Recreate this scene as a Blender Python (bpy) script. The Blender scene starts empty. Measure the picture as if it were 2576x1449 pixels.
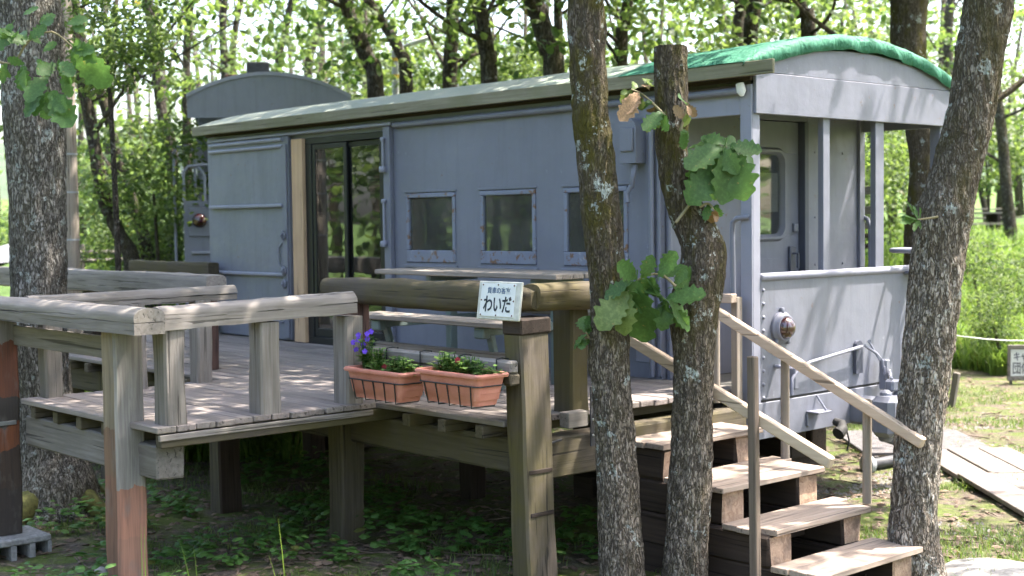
import bpy, math, random
from mathutils import Vector, Matrix, noise
R_ = math.radians
random.seed(7)
scene = bpy.context.scene
COL = scene.collection

# ---------------------------------------------------------------- camera, sky, sun, exposure
H = 2.25                                    # eye height above the trampled ground; rel. z = 0 is eye level
CAM = Vector((6.134, -7.797, 0.0))
FPX = 3450.26                               # focal length in pixels of a 2576 px wide frame
YAW, PIT, ROL = .730834446, .0487680866, -.0122788314
FW = Vector((-math.cos(YAW)*math.cos(PIT), math.sin(YAW)*math.cos(PIT), -math.sin(PIT)))
_r = FW.cross(Vector((0, 0, 1))).normalized(); _u = _r.cross(FW)
RT = math.cos(ROL)*_r + math.sin(ROL)*_u
UP = -math.sin(ROL)*_r + math.cos(ROL)*_u
cd = bpy.data.cameras.new('camera'); cam = bpy.data.objects.new('camera', cd); COL.objects.link(cam)
cd.sensor_width = 36; cd.lens = FPX/2576*36; cd.clip_start = .1; cd.clip_end = 3000
cam.matrix_world = Matrix(((RT.x, UP.x, -FW.x, CAM.x), (RT.y, UP.y, -FW.y, CAM.y), (RT.z, UP.z, -FW.z, CAM.z+H), (0, 0, 0, 1)))
cd.dof.use_dof = True; cd.dof.focus_distance = 8.5; cd.dof.aperture_fstop = 2.3
scene.camera = cam

SUN_EL, SUN_AZ = 62, (0.47, 0.88)           # sun stands high behind the van, to the right
world = bpy.data.worlds.new('World'); scene.world = world; world.use_nodes = True
wn = world.node_tree.nodes; wl = world.node_tree.links; wn.clear()
sky = wn.new('ShaderNodeTexSky'); sky.sky_type = 'NISHITA'; sky.sun_disc = False
sky.sun_elevation = R_(SUN_EL); sky.sun_rotation = math.atan2(SUN_AZ[0], SUN_AZ[1])
sky.dust_density = 4.5; sky.air_density = 1.0; sky.ozone_density = .35
bg = wn.new('ShaderNodeBackground'); bg.inputs['Strength'].default_value = 0.15
wo = wn.new('ShaderNodeOutputWorld'); wl.new(sky.outputs[0], bg.inputs[0]); wl.new(bg.outputs[0], wo.inputs[0])
sd = bpy.data.lights.new('sun', 'SUN'); sun = bpy.data.objects.new('sun', sd); COL.objects.link(sun)
sd.energy = 3.3; sd.angle = R_(.53); sd.color = (1, .93, .84)
_a = Vector((SUN_AZ[0], SUN_AZ[1], 0)).normalized()*math.cos(R_(SUN_EL)) + Vector((0, 0, math.sin(R_(SUN_EL))))
sun.rotation_euler = _a.to_track_quat('Z', 'Y').to_euler(); sun.location = (0, 0, 30)
vs = scene.view_settings; vs.view_transform = 'Standard'; vs.look = 'None'; vs.exposure = 2.58; vs.gamma = 1
cy = scene.cycles; cy.use_denoising = True; cy.use_adaptive_sampling = True; cy.adaptive_threshold = .03; cy.max_bounces = 6; cy.diffuse_bounces = 3; cy.glossy_bounces = 3
cy.transmission_bounces = 4; cy.transparent_max_bounces = 10; cy.sample_clamp_indirect = 8
cy.caustics_reflective = False; cy.caustics_refractive = False

def dp(x, y, D):                            # the point seen at (x, y) of a 2576 x 1449 frame, D metres deep
    return CAM + (FW + RT*((x-1288)/FPX) - UP*((y-724.5)/FPX))*D
FH = Vector((FW.x, FW.y, 0)).normalized(); RH = Vector((_r.x, _r.y, 0)).normalized()
def sst(a, b, t):
    t = min(1, max(0, (t-a)/(b-a))); return t*t*(3-2*t)
def ground(x, y):                           # terrain height, relative to the eye
    v = Vector((x, y, 0)) - Vector((CAM.x, CAM.y, 0)); D = v.dot(FH); L = v.dot(RH); u = L/max(D, 4)
    k = sst(.1, .25, u); s = 15*(1-k) + 19.5*k
    side = sst(-.40, -.30, u)
    z = -2.25 + side*(1.5*sst(s, s+12, D) + .018*max(0, min(D, 140)-s-12))
    z += sst(150, 500, D)*12*(1-side*.3)
    z += .05*noise.noise(Vector((x*.45, y*.45, 3.1))) + .015*noise.noise(Vector((x*1.9, y*1.9, 1)))
    z -= .10*sst(-1.2, -3.2, x)*(1-sst(15, 20, D))
    return z

# ---------------------------------------------------------------- mesh helpers
ORG = {}
class MB:
    def __init__(s): s.v = []; s.f = []; s.c = []
    def add(s, vs, fs):
        n = len(s.v); s.v += [tuple(p) for p in vs]; s.f += [tuple(i+n for i in f) for f in fs]; return s
    def frame(s, o, ax, ay, az, lx, ly, lz, c=.006, jit=0):
        """chamfered box: centre o, unit axes, full lengths"""
        o = Vector(o); hx, hy, hz = lx/2, ly/2, lz/2; c = min(c, hx*.6, hy*.6, hz*.6)
        def P(x, y, z):
            if jit: x += random.uniform(-jit, jit); y += random.uniform(-jit, jit); z += random.uniform(-jit, jit)
            return o + ax*x + ay*y + az*z
        vs = []; idx = {}
        for sx in (-1, 1):
            for sy in (-1, 1):
                for sz in (-1, 1):
                    idx[sx, sy, sz] = len(vs)
                    vs += [P(sx*hx, sy*(hy-c), sz*(hz-c)), P(sx*(hx-c), sy*hy, sz*(hz-c)), P(sx*(hx-c), sy*(hy-c), sz*hz)]
        fs = []
        I = lambda a, b, d, k: idx[a, b, d]+k
        for q in (-1, 1):
            f = [I(q, -1, -1, 0), I(q, 1, -1, 0), I(q, 1, 1, 0), I(q, -1, 1, 0)]; fs.append(f if q > 0 else f[::-1])
            f = [I(-1, q, -1, 1), I(-1, q, 1, 1), I(1, q, 1, 1), I(1, q, -1, 1)]; fs.append(f if q > 0 else f[::-1])
            f = [I(-1, -1, q, 2), I(1, -1, q, 2), I(1, 1, q, 2), I(-1, 1, q, 2)]; fs.append(f if q > 0 else f[::-1])
        for a in (-1, 1):
            for b in (-1, 1):
                f = [I(-1, a, b, 1), I(1, a, b, 1), I(1, a, b, 2), I(-1, a, b, 2)]; fs.append(f if a*b < 0 else f[::-1])
                f = [I(a, -1, b, 0), I(a, 1, b, 0), I(a, 1, b, 2), I(a, -1, b, 2)]; fs.append(f if a*b > 0 else f[::-1])
                f = [I(a, b, -1, 0), I(a, b, 1, 0), I(a, b, 1, 1), I(a, b, -1, 1)]; fs.append(f if a*b < 0 else f[::-1])
                for d in (-1, 1):
                    f = [I(a, b, d, 0), I(a, b, d, 1), I(a, b, d, 2)]; fs.append(f if a*b*d > 0 else f[::-1])
        return s.add(vs, fs)
    def box(s, x0, x1, y0, y1, z0, z1, c=.006, jit=0):
        return s.frame(((x0+x1)/2, (y0+y1)/2, (z0+z1)/2), Vector((1, 0, 0)), Vector((0, 1, 0)), Vector((0, 0, 1)), x1-x0, y1-y0, z1-z0, c, jit)
    def bar(s, a, b, w, h, c=.006, up=(0, 0, 1)):
        a = Vector(a); b = Vector(b); d = (b-a); L = d.length; d.normalize()
        y = Vector(up).cross(d).normalized(); z = d.cross(y)
        return s.frame((a+b)/2, d, y, z, L, w, h, c)
    def tube(s, pts, rad, n=8, cap=True):
        pts = [Vector(p) for p in pts]; m = len(pts)
        if not hasattr(rad, '__len__'): rad = [rad]*m
        ref = None; vs = []; fs = []
        for i, p in enumerate(pts):
            t = (pts[min(i+1, m-1)] - pts[max(i-1, 0)]).normalized()
            if ref is None: ref = t.orthogonal().normalized()
            ref = (ref - t*ref.dot(t)).normalized(); b = t.cross(ref)
            for k in range(n):
                a = 2*math.pi*k/n; vs.append(p + (ref*math.cos(a) + b*math.sin(a))*rad[i])
        for i in range(m-1):
            for k in range(n):
                k2 = (k+1) % n; fs.append((i*n+k, i*n+k2, (i+1)*n+k2, (i+1)*n+k))
        if cap: fs.append(tuple(range(n))[::-1]); fs.append(tuple((m-1)*n+k for k in range(n)))
        return s.add(vs, fs)
    def lathe(s, o, ax, prof, n=20, cap=True):
        """prof: (distance along ax, radius)"""
        o = Vector(o); ax = Vector(ax).normalized(); r = ax.orthogonal().normalized(); b = ax.cross(r); vs = []; fs = []
        for d, q in prof:
            for k in range(n):
                a = 2*math.pi*k/n; vs.append(o + ax*d + (r*math.cos(a)+b*math.sin(a))*q)
        m = len(prof)
        for i in range(m-1):
            for k in range(n):
                k2 = (k+1) % n; fs.append((i*n+k, i*n+k2, (i+1)*n+k2, (i+1)*n+k))
        if cap: fs.append(tuple(range(n))[::-1]); fs.append(tuple((m-1)*n+k for k in range(n)))
        return s.add(vs, fs)
    def prism(s, poly, d):
        """poly: list of 3-D points (counter-clockwise seen from d), pushed by -d"""
        n = len(poly); d = Vector(d); a = [Vector(p) for p in poly]; b = [p-d for p in a]
        return s.add(a+b, [tuple(range(n)), tuple(range(n, 2*n))[::-1]] + [(i, i+n, (i+1) % n+n, (i+1) % n) for i in range(n)])
    def build(s, name, mat, parent=None, smooth=None, kind=None, origin=None, label=None, cat=None, group=None, raw=False):
        me = bpy.data.meshes.new(name)
        o = Vector(ORG[parent.name]) if parent else Vector(origin if origin else (0, 0, 0))
        me.from_pydata([(x-o.x, y-o.y, z+H-o.z) for x, y, z in s.v], [], s.f)
        if smooth:
            for p in me.polygons: p.use_smooth = True
            if smooth < 179: me.set_sharp_from_angle(angle=R_(smooth))
        if s.c:
            at = me.attributes.new('tint', 'FLOAT', 'FACE'); at.data.foreach_set('value', s.c)
        me.materials.append(M(mat)); me.update()
        ob = bpy.data.objects.new(name, me); COL.objects.link(ob)
        if parent: ob.parent = parent
        else: ob.location = o
        ORG[ob.name] = o
        tag(ob, label, cat, group, kind); return ob
def tag(o, label=None, cat=None, group=None, kind=None):
    if label: o['label'] = label
    if cat: o['category'] = cat
    if group: o['group'] = group
    if kind: o['kind'] = kind
    return o
def thing(name, label, cat, loc, group=None):
    o = bpy.data.objects.new(name, None); COL.objects.link(o); o.empty_display_size = .2
    o.location = (loc[0], loc[1], loc[2]+H); ORG[o.name] = Vector(o.location)
    return tag(o, label, cat, group)
def place(me, name, parent, mw):
    """another object on the same mesh data; mw in rel. world coordinates"""
    o = bpy.data.objects.new(name, me); COL.objects.link(o)
    t = Matrix.Translation(Vector((0, 0, H)) - (ORG[parent.name] if parent else Vector())) @ mw
    if parent: o.parent = parent
    o.matrix_local = t; ORG[o.name] = ORG[parent.name] if parent else Vector()
    return o

# ---------------------------------------------------------------- materials
MATS = {}
def M(n): return MATS[n] if isinstance(n, str) else n
class NT:
    def __init__(s, name):
        s.m = bpy.data.materials.new(name); s.m.use_nodes = True; s.t = s.m.node_tree; s.t.nodes.clear(); MATS[name] = s.m
        s.out = s.n('ShaderNodeOutputMaterial')
    def n(s, typ, **k):
        d = s.t.nodes.new(typ)
        for a, b in k.items(): setattr(d, a, b)
        return d
    def l(s, a, b): s.t.links.new(a, b)
    def val(s, sock, v):
        if isinstance(v, bpy.types.NodeSocket): s.l(v, sock)
        elif isinstance(v, (tuple, list)) and len(v) == 3 and sock.type == 'RGBA': sock.default_value = (*v, 1)
        else: sock.default_value = v
    def math(s, op, a, b=0.0, clamp=False):
        d = s.n('ShaderNodeMath', operation=op, use_clamp=clamp); s.val(d.inputs[0], a); s.val(d.inputs[1], b); return d.outputs[0]
    def coords(s, scale=(1, 1, 1), which='Object', rnd=0):
        t = s.n('ShaderNodeTexCoord'); v = t.outputs[which]
        if rnd:
            oi = s.n('ShaderNodeObjectInfo'); a = s.n('ShaderNodeVectorMath', operation='ADD'); s.l(v, a.inputs[0])
            c = s.n('ShaderNodeCombineXYZ'); q = s.math('MULTIPLY', oi.outputs['Random'], rnd)
            for i in range(3): s.l(q, c.inputs[i])
            s.l(c.outputs[0], a.inputs[1]); v = a.outputs[0]
        mp = s.n('ShaderNodeMapping'); s.l(v, mp.inputs[0]); mp.inputs['Scale'].default_value = scale; return mp.outputs[0]
    def noise(s, vec, scale, detail=4, rough=.55, dist=0):
        d = s.n('ShaderNodeTexNoise'); s.l(vec, d.inputs['Vector']); d.inputs['Scale'].default_value = scale
        d.inputs['Detail'].default_value = detail; d.inputs['Roughness'].default_value = rough; d.inputs['Distortion'].default_value = dist
        return d.outputs['Fac']
    def ramp(s, fac, stops, interp='LINEAR'):
        d = s.n('ShaderNodeValToRGB'); s.l(fac, d.inputs[0]); e = d.color_ramp.elements; d.color_ramp.interpolation = interp
        while len(e) < len(stops): e.new(.5)
        for i, (p, c) in enumerate(stops):
            e[i].position = p; c = (c, c, c) if not hasattr(c, '__len__') else c; e[i].color = (*c, 1)
        return d.outputs[0]
    def mix(s, fac, a, b, mode='MIX'):
        d = s.n('ShaderNodeMix', data_type='RGBA', blend_type=mode); s.val(d.inputs[0], fac); s.val(d.inputs[6], a); s.val(d.inputs[7], b); return d.outputs[2]
    def bump(s, h, strength=.4, dist=.01):
        d = s.n('ShaderNodeBump'); s.l(h, d.inputs['Height']); d.inputs['Strength'].default_value = strength; d.inputs['Distance'].default_value = dist; return d.outputs[0]
    def pbr(s, col, rough=.8, normal=None, metal=0, spec=.5, **k):
        p = s.n('ShaderNodeBsdfPrincipled'); s.val(p.inputs['Base Color'], col); s.val(p.inputs['Roughness'], rough)
        p.inputs['Metallic'].default_value = metal; p.inputs['Specular IOR Level'].default_value = spec
        if normal: s.l(normal, p.inputs['Normal'])
        s.l(p.outputs[0], s.out.inputs[0]); return p

def wood(name, base, dark, moss=None, mossamt=.0, axis=0, rough=.85, ends=None, vary=.35):
    t = NT(name); sc = [26, 26, 26]; sc[axis] = 1.1
    v = t.coords(tuple(sc), rnd=37); g = t.noise(v, 1.6, 6, .62, .35)
    v2 = t.coords((1, 1, 1), rnd=11); big = t.noise(v2, 2.6, 4, .6)
    sc3 = [46, 46, 46]; sc3[axis] = .8
    crack = t.ramp(t.noise(t.coords(tuple(sc3), rnd=19), 1.0, 3, .5, .6), [(.33, 0), (.39, 1)])
    col = t.mix(t.ramp(g, [(.28, 0), (.72, 1)]), dark, base)
    col = t.mix(t.math('MULTIPLY', t.ramp(big, [(.35, 0), (.75, 1)]), .55), col, tuple(c*.62 for c in base))
    if moss: col = t.mix(t.math('MULTIPLY', t.ramp(t.noise(v2, 1.7, 5, .7), [(.40, 0), (.62, 1)]), mossamt), col, moss)
    col = t.mix(t.math('MULTIPLY', t.math('SUBTRACT', 1.0, crack), .75), col, tuple(c*.25 for c in dark))
    oi = t.n('ShaderNodeObjectInfo'); hv = t.n('ShaderNodeHueSaturation'); t.l(col, hv.inputs['Color'])
    t.l(t.math('ADD', 1-vary/2, t.math('MULTIPLY', oi.outputs['Random'], vary)), hv.inputs['Value'])
    h = t.math('ADD', t.math('MULTIPLY', g, .6), t.math('MULTIPLY', crack, .7))
    t.pbr(hv.outputs[0], rough, t.bump(h, .55, .006), spec=.3)
for ax, s in ((0, 'x'), (1, 'y'), (2, 'z')):
    wood('wood_rail_'+s, (.27, .243, .222), (.11, .096, .086), (.13, .116, .085), .35, ax)
    wood('wood_moss_'+s, (.12, .10, .072), (.042, .034, .026), (.08, .068, .024), .75, ax)
    wood('wood_log_'+s, (.115, .093, .066), (.034, .027, .02), (.085, .07, .022), .85, ax)
    wood('wood_dark_'+s, (.062, .044, .034), (.022, .016, .013), (.055, .038, .026), .3, ax)
    wood('wood_tread_'+s, (.40, .325, .268), (.22, .17, .135), None, 0, ax, vary=.25)
    wood('wood_post_'+s, (.32, .275, .24), (.17, .14, .12), (.16, .15, .09), .3, ax)
wood('wood_hand', (.60, .47, .355), (.45, .34, .25), None, 0, 0, vary=.1)
wood('wood_walk', (.25, .215, .195), (.14, .12, .105), (.12, .11, .08), .3, 0)
wood('wood_mossgrey_z', (.165, .135, .105), (.065, .052, .04), (.095, .08, .03), .75, 2)
wood('wood_brown_z', (.17, .13, .105), (.085, .064, .05), (.13, .11, .08), .3, 2)
wood('wood_deck', (.285, .245, .228), (.145, .12, .11), (.12, .115, .08), .3, 0, vary=.3)
wood('wood_fresh', (.58, .40, .25), (.47, .31, .19), None, 0, 2, vary=.1)
wood('wood_fascia', (.28, .26, .19), (.13, .115, .08), (.15, .15, .085), .7, 0)
wood('wood_table', (.38, .33, .28), (.19, .155, .125), (.15, .13, .1), .3, 0)
wood('wood_red', (.13, .075, .062), (.06, .036, .03), None, 0, 2)

def endgrain():
    t = NT('endgrain'); v = t.coords((1, 1, 1), rnd=9); n1 = t.noise(v, 22, 5, .65, 1.5); b = t.noise(v, 6, 3)
    col = t.mix(t.ramp(n1, [(.3, 0), (.7, 1)]), (.24, .15, .10), (.50, .355, .25)); col = t.mix(t.ramp(b, [(.5, 0), (.68, .7)]), col, (.09, .065, .052))
    t.pbr(col, .85, t.bump(n1, .6, .01))
endgrain()
def banded(name, cols, zs):
    """timber whose paint and weathering change along its height (rel. to the deck's origin on the ground)"""
    t = NT(name); tc = t.n('ShaderNodeTexCoord'); sx = t.n('ShaderNodeSeparateXYZ'); t.l(tc.outputs['Object'], sx.inputs[0])
    v = t.coords((30, 30, 1.3)); g = t.noise(v, 1.6, 6, .6, .4); w = t.noise(t.coords((9, 9, 4)), 1.2, 4)
    z = t.math('ADD', sx.outputs[2], t.math('MULTIPLY', t.math('SUBTRACT', w, .5), .16))
    f = t.math('DIVIDE', z, 2.0, True)
    st = []
    for i, (c, zz) in enumerate(zip(cols, zs)):
        st.append((zz/2.0, c))
    col = t.ramp(f, st, 'CONSTANT')
    col = t.mix(t.ramp(g, [(.3, .55), (.65, 0)]), col, (.035, .03, .027)); col = t.mix(t.ramp(w, [(.55, 0), (.7, .45)]), col, (.16, .14, .125))
    t.pbr(col, .85, t.bump(g, .5, .006), spec=.3)
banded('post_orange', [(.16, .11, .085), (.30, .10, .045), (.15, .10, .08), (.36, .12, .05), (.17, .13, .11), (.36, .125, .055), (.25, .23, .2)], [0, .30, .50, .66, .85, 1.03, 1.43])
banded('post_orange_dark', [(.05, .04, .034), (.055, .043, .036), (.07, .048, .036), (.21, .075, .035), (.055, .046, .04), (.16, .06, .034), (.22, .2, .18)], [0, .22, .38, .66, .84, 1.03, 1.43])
banded('post_patched', [(.30, .16, .11), (.34, .17, .115), (.28, .26, .235)], [0, .3, .62])
banded('post_rust', [(.22, .115, .075), (.20, .12, .075), (.24, .19, .13)], [0, .7, 1.0])

def paint(name, base, rust=.25, rough=.42, wear=(.42, .44, .47), grime=.3, spot=0):
    t = NT(name); v = t.coords(); big = t.noise(v, 1.1, 4, .6); mid = t.noise(v, 9, 5, .6)
    st = t.noise(t.coords((7, 7, .5)), 1.0, 5, .7, .6)
    fine = t.noise(v, 55, 3)
    col = t.mix(t.ramp(big, [(.3, 0), (.7, 1)]), tuple(c*.9 for c in base), tuple(c*1.08 for c in base))
    col = t.mix(t.ramp(st, [(.5, 0), (.8, grime)]), col, tuple(c*.62 for c in base))
    spots = t.ramp(t.noise(v, 13, 6, .72), [(.655-spot, 0), (.69-spot, 1)])
    col = t.mix(t.math('MULTIPLY', spots, rust), col, (.16, .085, .05))
    run = t.math('MULTIPLY', t.ramp(t.noise(t.coords((16, 16, .9)), 1.0, 5, .7, .3), [(.66, 0), (.76, 1)]), t.ramp(t.noise(v, 1.7, 3), [(.45, 0), (.6, 1)])); col = t.mix(t.math('MULTIPLY', run, rust*.55), col, (.13, .085, .06))
    sp2 = t.ramp(t.noise(t.coords((1.3, 1.3, 1), rnd=5), 8, 6, .75), [(.66-spot*.6, 0), (.70-spot*.6, 1)])
    col = t.mix(t.math('MULTIPLY', sp2, .35), col, wear)
    h = t.math('ADD', t.math('MULTIPLY', big, 1.0), t.math('MULTIPLY', t.math('ADD', mid, t.math('MULTIPLY', fine, .25)), .12))
    t.pbr(col, t.ramp(mid, [(.3, rough-.08), (.7, rough+.14)]), t.bump(h, .5, .035), spec=.45)
paint('paint', (.166, .172, .216), rust=.7, grime=.38); paint('paint_wear', (.168, .176, .214), rust=.9, grime=.7); paint('paint_frame', (.185, .20, .265), rust=1.0, grime=.5, wear=(.55, .56, .57), spot=.10)
paint('paint_pale', (.235, .24, .295), rust=.4, rough=.5); paint('paint_dark', (.075, .08, .108)); paint('paint_green', (.13, .17, .16), rust=.2)
paint('paint_white', (.66, .67, .66), rust=.2, rough=.5); paint('metal_grey', (.30, .31, .32), rust=.1)
def plain(name, col, rough=.6, spec=.4, metal=0, var=.15, sc=12, bump=.15):
    t = NT(name); n1 = t.noise(t.coords(), sc, 4); c = t.mix(t.ramp(n1, [(.3, 0), (.7, 1)]), tuple(x*(1-var) for x in col), tuple(min(1, x*(1+var)) for x in col))
    t.pbr(c, rough, t.bump(n1, bump, .005), metal, spec)
plain('black_frame', (.012, .013, .015), .35); plain('rubber', (.02, .02, .02), .7); plain('iron', (.045, .045, .05), .6, var=.4)
plain('wire', (.018, .02, .02), .5); plain('cable', (.55, .55, .53), .6); plain('concrete', (.22, .215, .205), .95, var=.35, sc=30, bump=.6)
plain('twig', (.12, .09, .065), .9, var=.4); plain('soil', (.05, .035, .025), .95, var=.5, sc=40, bump=.8); plain('curtain', (.62, .62, .58), .9); plain('blind', (.75, .75, .72), .9, var=.04)
plain('interior', (.10, .095, .085), .9); plain('sign_frame', (.50, .49, .44), .7, var=.2, sc=20); plain('ink', (.02, .025, .035), .6); plain('ink_blue', (.07, .12, .22), .6)
plain('ink_faded', (.10, .10, .12), .7); plain('rust', (.10, .048, .032), .8, var=.5); plain('steel', (.45, .46, .47), .35, metal=.8)
plain('yellow_band', (.55, .36, .04), .6); plain('petal_violet', (.13, .055, .50), .7, var=.3, sc=60); plain('petal_red', (.20, .012, .02), .7); plain('petal_yellow', (.7, .45, .05), .7)
plain('hubcap_white', (.7, .7, .7), .6); plain('leaf_dead', (.24, .15, .085), .8, var=.45, sc=25); plain('roof_pale', (.50, .53, .50), .5)
plain('stalk', (.20, .17, .10), .8); plain('moss', (.085, .085, .024), .95, var=.4, sc=30, bump=.7); plain('grate', (.13, .12, .12), .7, var=.3); plain('pebble', (.26, .24, .22), .9, var=.3)

def terracotta():
    t = NT('terracotta'); v = t.coords(); n1 = t.noise(v, 7, 4); n2 = t.noise(v, 60, 3)
    c = t.mix(t.ramp(n1, [(.35, 0), (.7, 1)]), (.44, .16, .11), (.53, .22, .165)); c = t.mix(t.ramp(n2, [(.62, 0), (.75, .35)]), c, (.55, .4, .33))
    t.pbr(c, .52, t.bump(n2, .08, .002), spec=.4)
terracotta()
def glass(name, tint=(.75, .8, .78), base=.16, mult=1.6, dust=0):
    t = NT(name); tr = t.n('ShaderNodeBsdfTransparent'); tr.inputs[0].default_value = (*tint, 1)
    gl = t.n('ShaderNodeBsdfGlossy'); gl.inputs['Roughness'].default_value = .015; gl.inputs[0].default_value = (.95, .97, 1, 1)
    nb = t.bump(t.noise(t.coords(), 2.5, 2), .04, .02); t.l(nb, gl.inputs['Normal'])
    fr = t.n('ShaderNodeFresnel'); fr.inputs[0].default_value = 1.5
    f = t.math('ADD', base, t.math('MULTIPLY', fr.outputs[0], mult), True)
    mx = t.n('ShaderNodeMixShader'); t.l(f, mx.inputs[0]); t.l(tr.outputs[0], mx.inputs[1]); t.l(gl.outputs[0], mx.inputs[2])
    df = t.n('ShaderNodeBsdfDiffuse'); df.inputs[0].default_value = (.30, .30, .26, 1); m2 = t.n('ShaderNodeMixShader'); t.l(t.math('MULTIPLY', t.ramp(t.noise(t.coords(), 3, 4, .6), [(.3, .5), (.7, 1)]), dust), m2.inputs[0])
    t.l(mx.outputs[0], m2.inputs[1]); t.l(df.outputs[0], m2.inputs[2]); t.l(m2.outputs[0], t.out.inputs[0])
glass('glass', (.6, .65, .63), .10, 1.3, .03); glass('glass_dusty', (.6, .6, .56), .03, 1.0, .2); glass('glass_clear', (.85, .86, .84), .02, .8, .05)
def lens():
    t = NT('lens_red'); p = t.pbr((.030, .004, .006), .08, spec=.8); p.inputs['Coat Weight'].default_value = 1
lens()

def bark(name, lichen=.5, moss=.4, pal=None, plate=62, up=None):
    t = NT(name); wob = t.n('ShaderNodeTexNoise'); v0 = t.coords((1, 1, .30)); t.l(v0, wob.inputs['Vector']); wob.inputs['Scale'].default_value = 38; wob.inputs['Detail'].default_value = 3
    sc = t.n('ShaderNodeVectorMath', operation='SCALE'); t.l(wob.outputs['Color'], sc.inputs[0]); sc.inputs['Scale'].default_value = .06
    ad = t.n('ShaderNodeVectorMath', operation='ADD'); t.l(v0, ad.inputs[0]); t.l(sc.outputs[0], ad.inputs[1])
    ve = t.n('ShaderNodeTexVoronoi', feature='DISTANCE_TO_EDGE'); vc = t.n('ShaderNodeTexVoronoi', feature='F1')
    for q in (ve, vc): t.l(ad.outputs[0], q.inputs['Vector']); q.inputs['Scale'].default_value = plate
    crack = t.ramp(t.math('ADD', ve.outputs['Distance'], t.math('MULTIPLY', t.math('SUBTRACT', t.noise(t.coords((1, 1, .25)), 48, 5, .65), .5), .9)), [(.0, 0), (.22, 1)])
    sx = t.n('ShaderNodeSeparateColor'); t.l(vc.outputs['Color'], sx.inputs[0])
    v1 = t.coords((1, 1, .5)); big = t.noise(v1, 2.6, 4, .6); m2 = t.noise(v1, 4.2, 5, .7); l1 = t.noise(t.coords(), 6.5, 5, .75); sp = t.noise(t.coords((1, 1, .6)), 75, 4, .65)
    f = t.math('ADD', t.math('MULTIPLY', sx.outputs[0], .42), t.math('MULTIPLY', t.math('SUBTRACT', t.math('ADD', t.math('MULTIPLY', sp, 1.5), big), .85), .72))
    col = t.ramp(f, pal)
    col = t.mix(t.math('MULTIPLY', t.math('SUBTRACT', 1.0, crack), .8), col, (.022, .018, .014))
    mf = t.math('MULTIPLY', t.ramp(m2, [(.47, 0), (.62, 1)]), moss)
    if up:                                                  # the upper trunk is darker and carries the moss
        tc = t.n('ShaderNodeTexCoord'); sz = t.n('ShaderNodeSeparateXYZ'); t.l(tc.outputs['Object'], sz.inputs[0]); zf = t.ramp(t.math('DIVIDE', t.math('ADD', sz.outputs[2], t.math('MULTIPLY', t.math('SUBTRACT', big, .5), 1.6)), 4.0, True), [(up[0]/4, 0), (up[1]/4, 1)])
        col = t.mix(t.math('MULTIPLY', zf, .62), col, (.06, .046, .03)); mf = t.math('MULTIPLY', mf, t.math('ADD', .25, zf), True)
    col = t.mix(mf, col, (.085, .074, .018))
    li = t.math('MULTIPLY', t.ramp(l1, [(.585, 0), (.62, 1)]), t.ramp(sp, [(.38, 0), (.5, 1)])); col = t.mix(t.math('MULTIPLY', li, lichen), col, (.43, .47, .45))
    h = t.math('ADD', t.math('MULTIPLY', crack, 1.0), t.math('MULTIPLY', sp, .6)); t.pbr(col, .92, t.bump(h, 1.0, .016), spec=.15)
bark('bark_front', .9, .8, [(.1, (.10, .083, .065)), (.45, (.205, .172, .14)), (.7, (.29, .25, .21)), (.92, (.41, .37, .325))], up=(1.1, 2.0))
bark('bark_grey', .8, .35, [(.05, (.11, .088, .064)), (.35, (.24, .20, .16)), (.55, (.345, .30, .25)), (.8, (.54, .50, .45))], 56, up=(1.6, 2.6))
bark('bark_far', .3, .35, [(.1, (.035, .029, .023)), (.5, (.085, .072, .058)), (.9, (.18, .16, .14))], 44)
bark('bark_left', .7, .15, [(.1, (.10, .09, .077)), (.45, (.19, .175, .155)), (.7, (.26, .245, .222)), (.92, (.37, .36, .335))], 46)
def leafmat(name, c0, c1, trans=.45, rough=.5, vein=False, spec=.35):
    t = NT(name); at = t.n('ShaderNodeAttribute', attribute_name='tint'); oi = t.n('ShaderNodeObjectInfo')
    f = t.math('FRACT', t.math('ADD', at.outputs['Fac'], t.math('MULTIPLY', oi.outputs['Random'], .35)))
    c = t.mix(f, c0, c1)
    c = t.mix(t.math('MULTIPLY', t.math('GREATER_THAN', at.outputs['Fac'], .965), .5), c, (.16, .11, .03))
    if vein:
        n1 = t.noise(t.coords((1, 1, 1), rnd=3), 14, 4); c = t.mix(t.ramp(n1, [(.45, 0), (.7, .5)]), c, tuple(x*1.5 for x in c1))
        edge = t.ramp(t.noise(t.coords((1, 1, 1), rnd=8), 9, 5, .7), [(.64, 0), (.69, .8)]); c = t.mix(edge, c, (.30, .20, .07))
    d = t.n('ShaderNodeBsdfPrincipled'); t.l(c, d.inputs['Base Color']); d.inputs['Roughness'].default_value = rough; d.inputs['Specular IOR Level'].default_value = spec
    tr = t.n('ShaderNodeBsdfTranslucent'); hs = t.n('ShaderNodeHueSaturation'); t.l(c, hs.inputs['Color']); hs.inputs['Value'].default_value = 1.9; hs.inputs['Saturation'].default_value = 1.1; hs.inputs['Hue'].default_value = .49
    t.l(hs.outputs[0], tr.inputs[0])
    mx = t.n('ShaderNodeMixShader'); mx.inputs[0].default_value = trans; t.l(d.outputs[0], mx.inputs[1]); t.l(tr.outputs[0], mx.inputs[2]); t.l(mx.outputs[0], t.out.inputs[0])
leafmat('leaf', (.030, .062, .016), (.125, .175, .050), .5); leafmat('leaf_deep', (.030, .075, .018), (.065, .125, .028), .38)
leafmat('leaf_big', (.036, .082, .022), (.070, .135, .038), .4, .5, True, .35); leafmat('leaf_pale', (.085, .13, .035), (.13, .175, .055), .35, .5, True)
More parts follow.
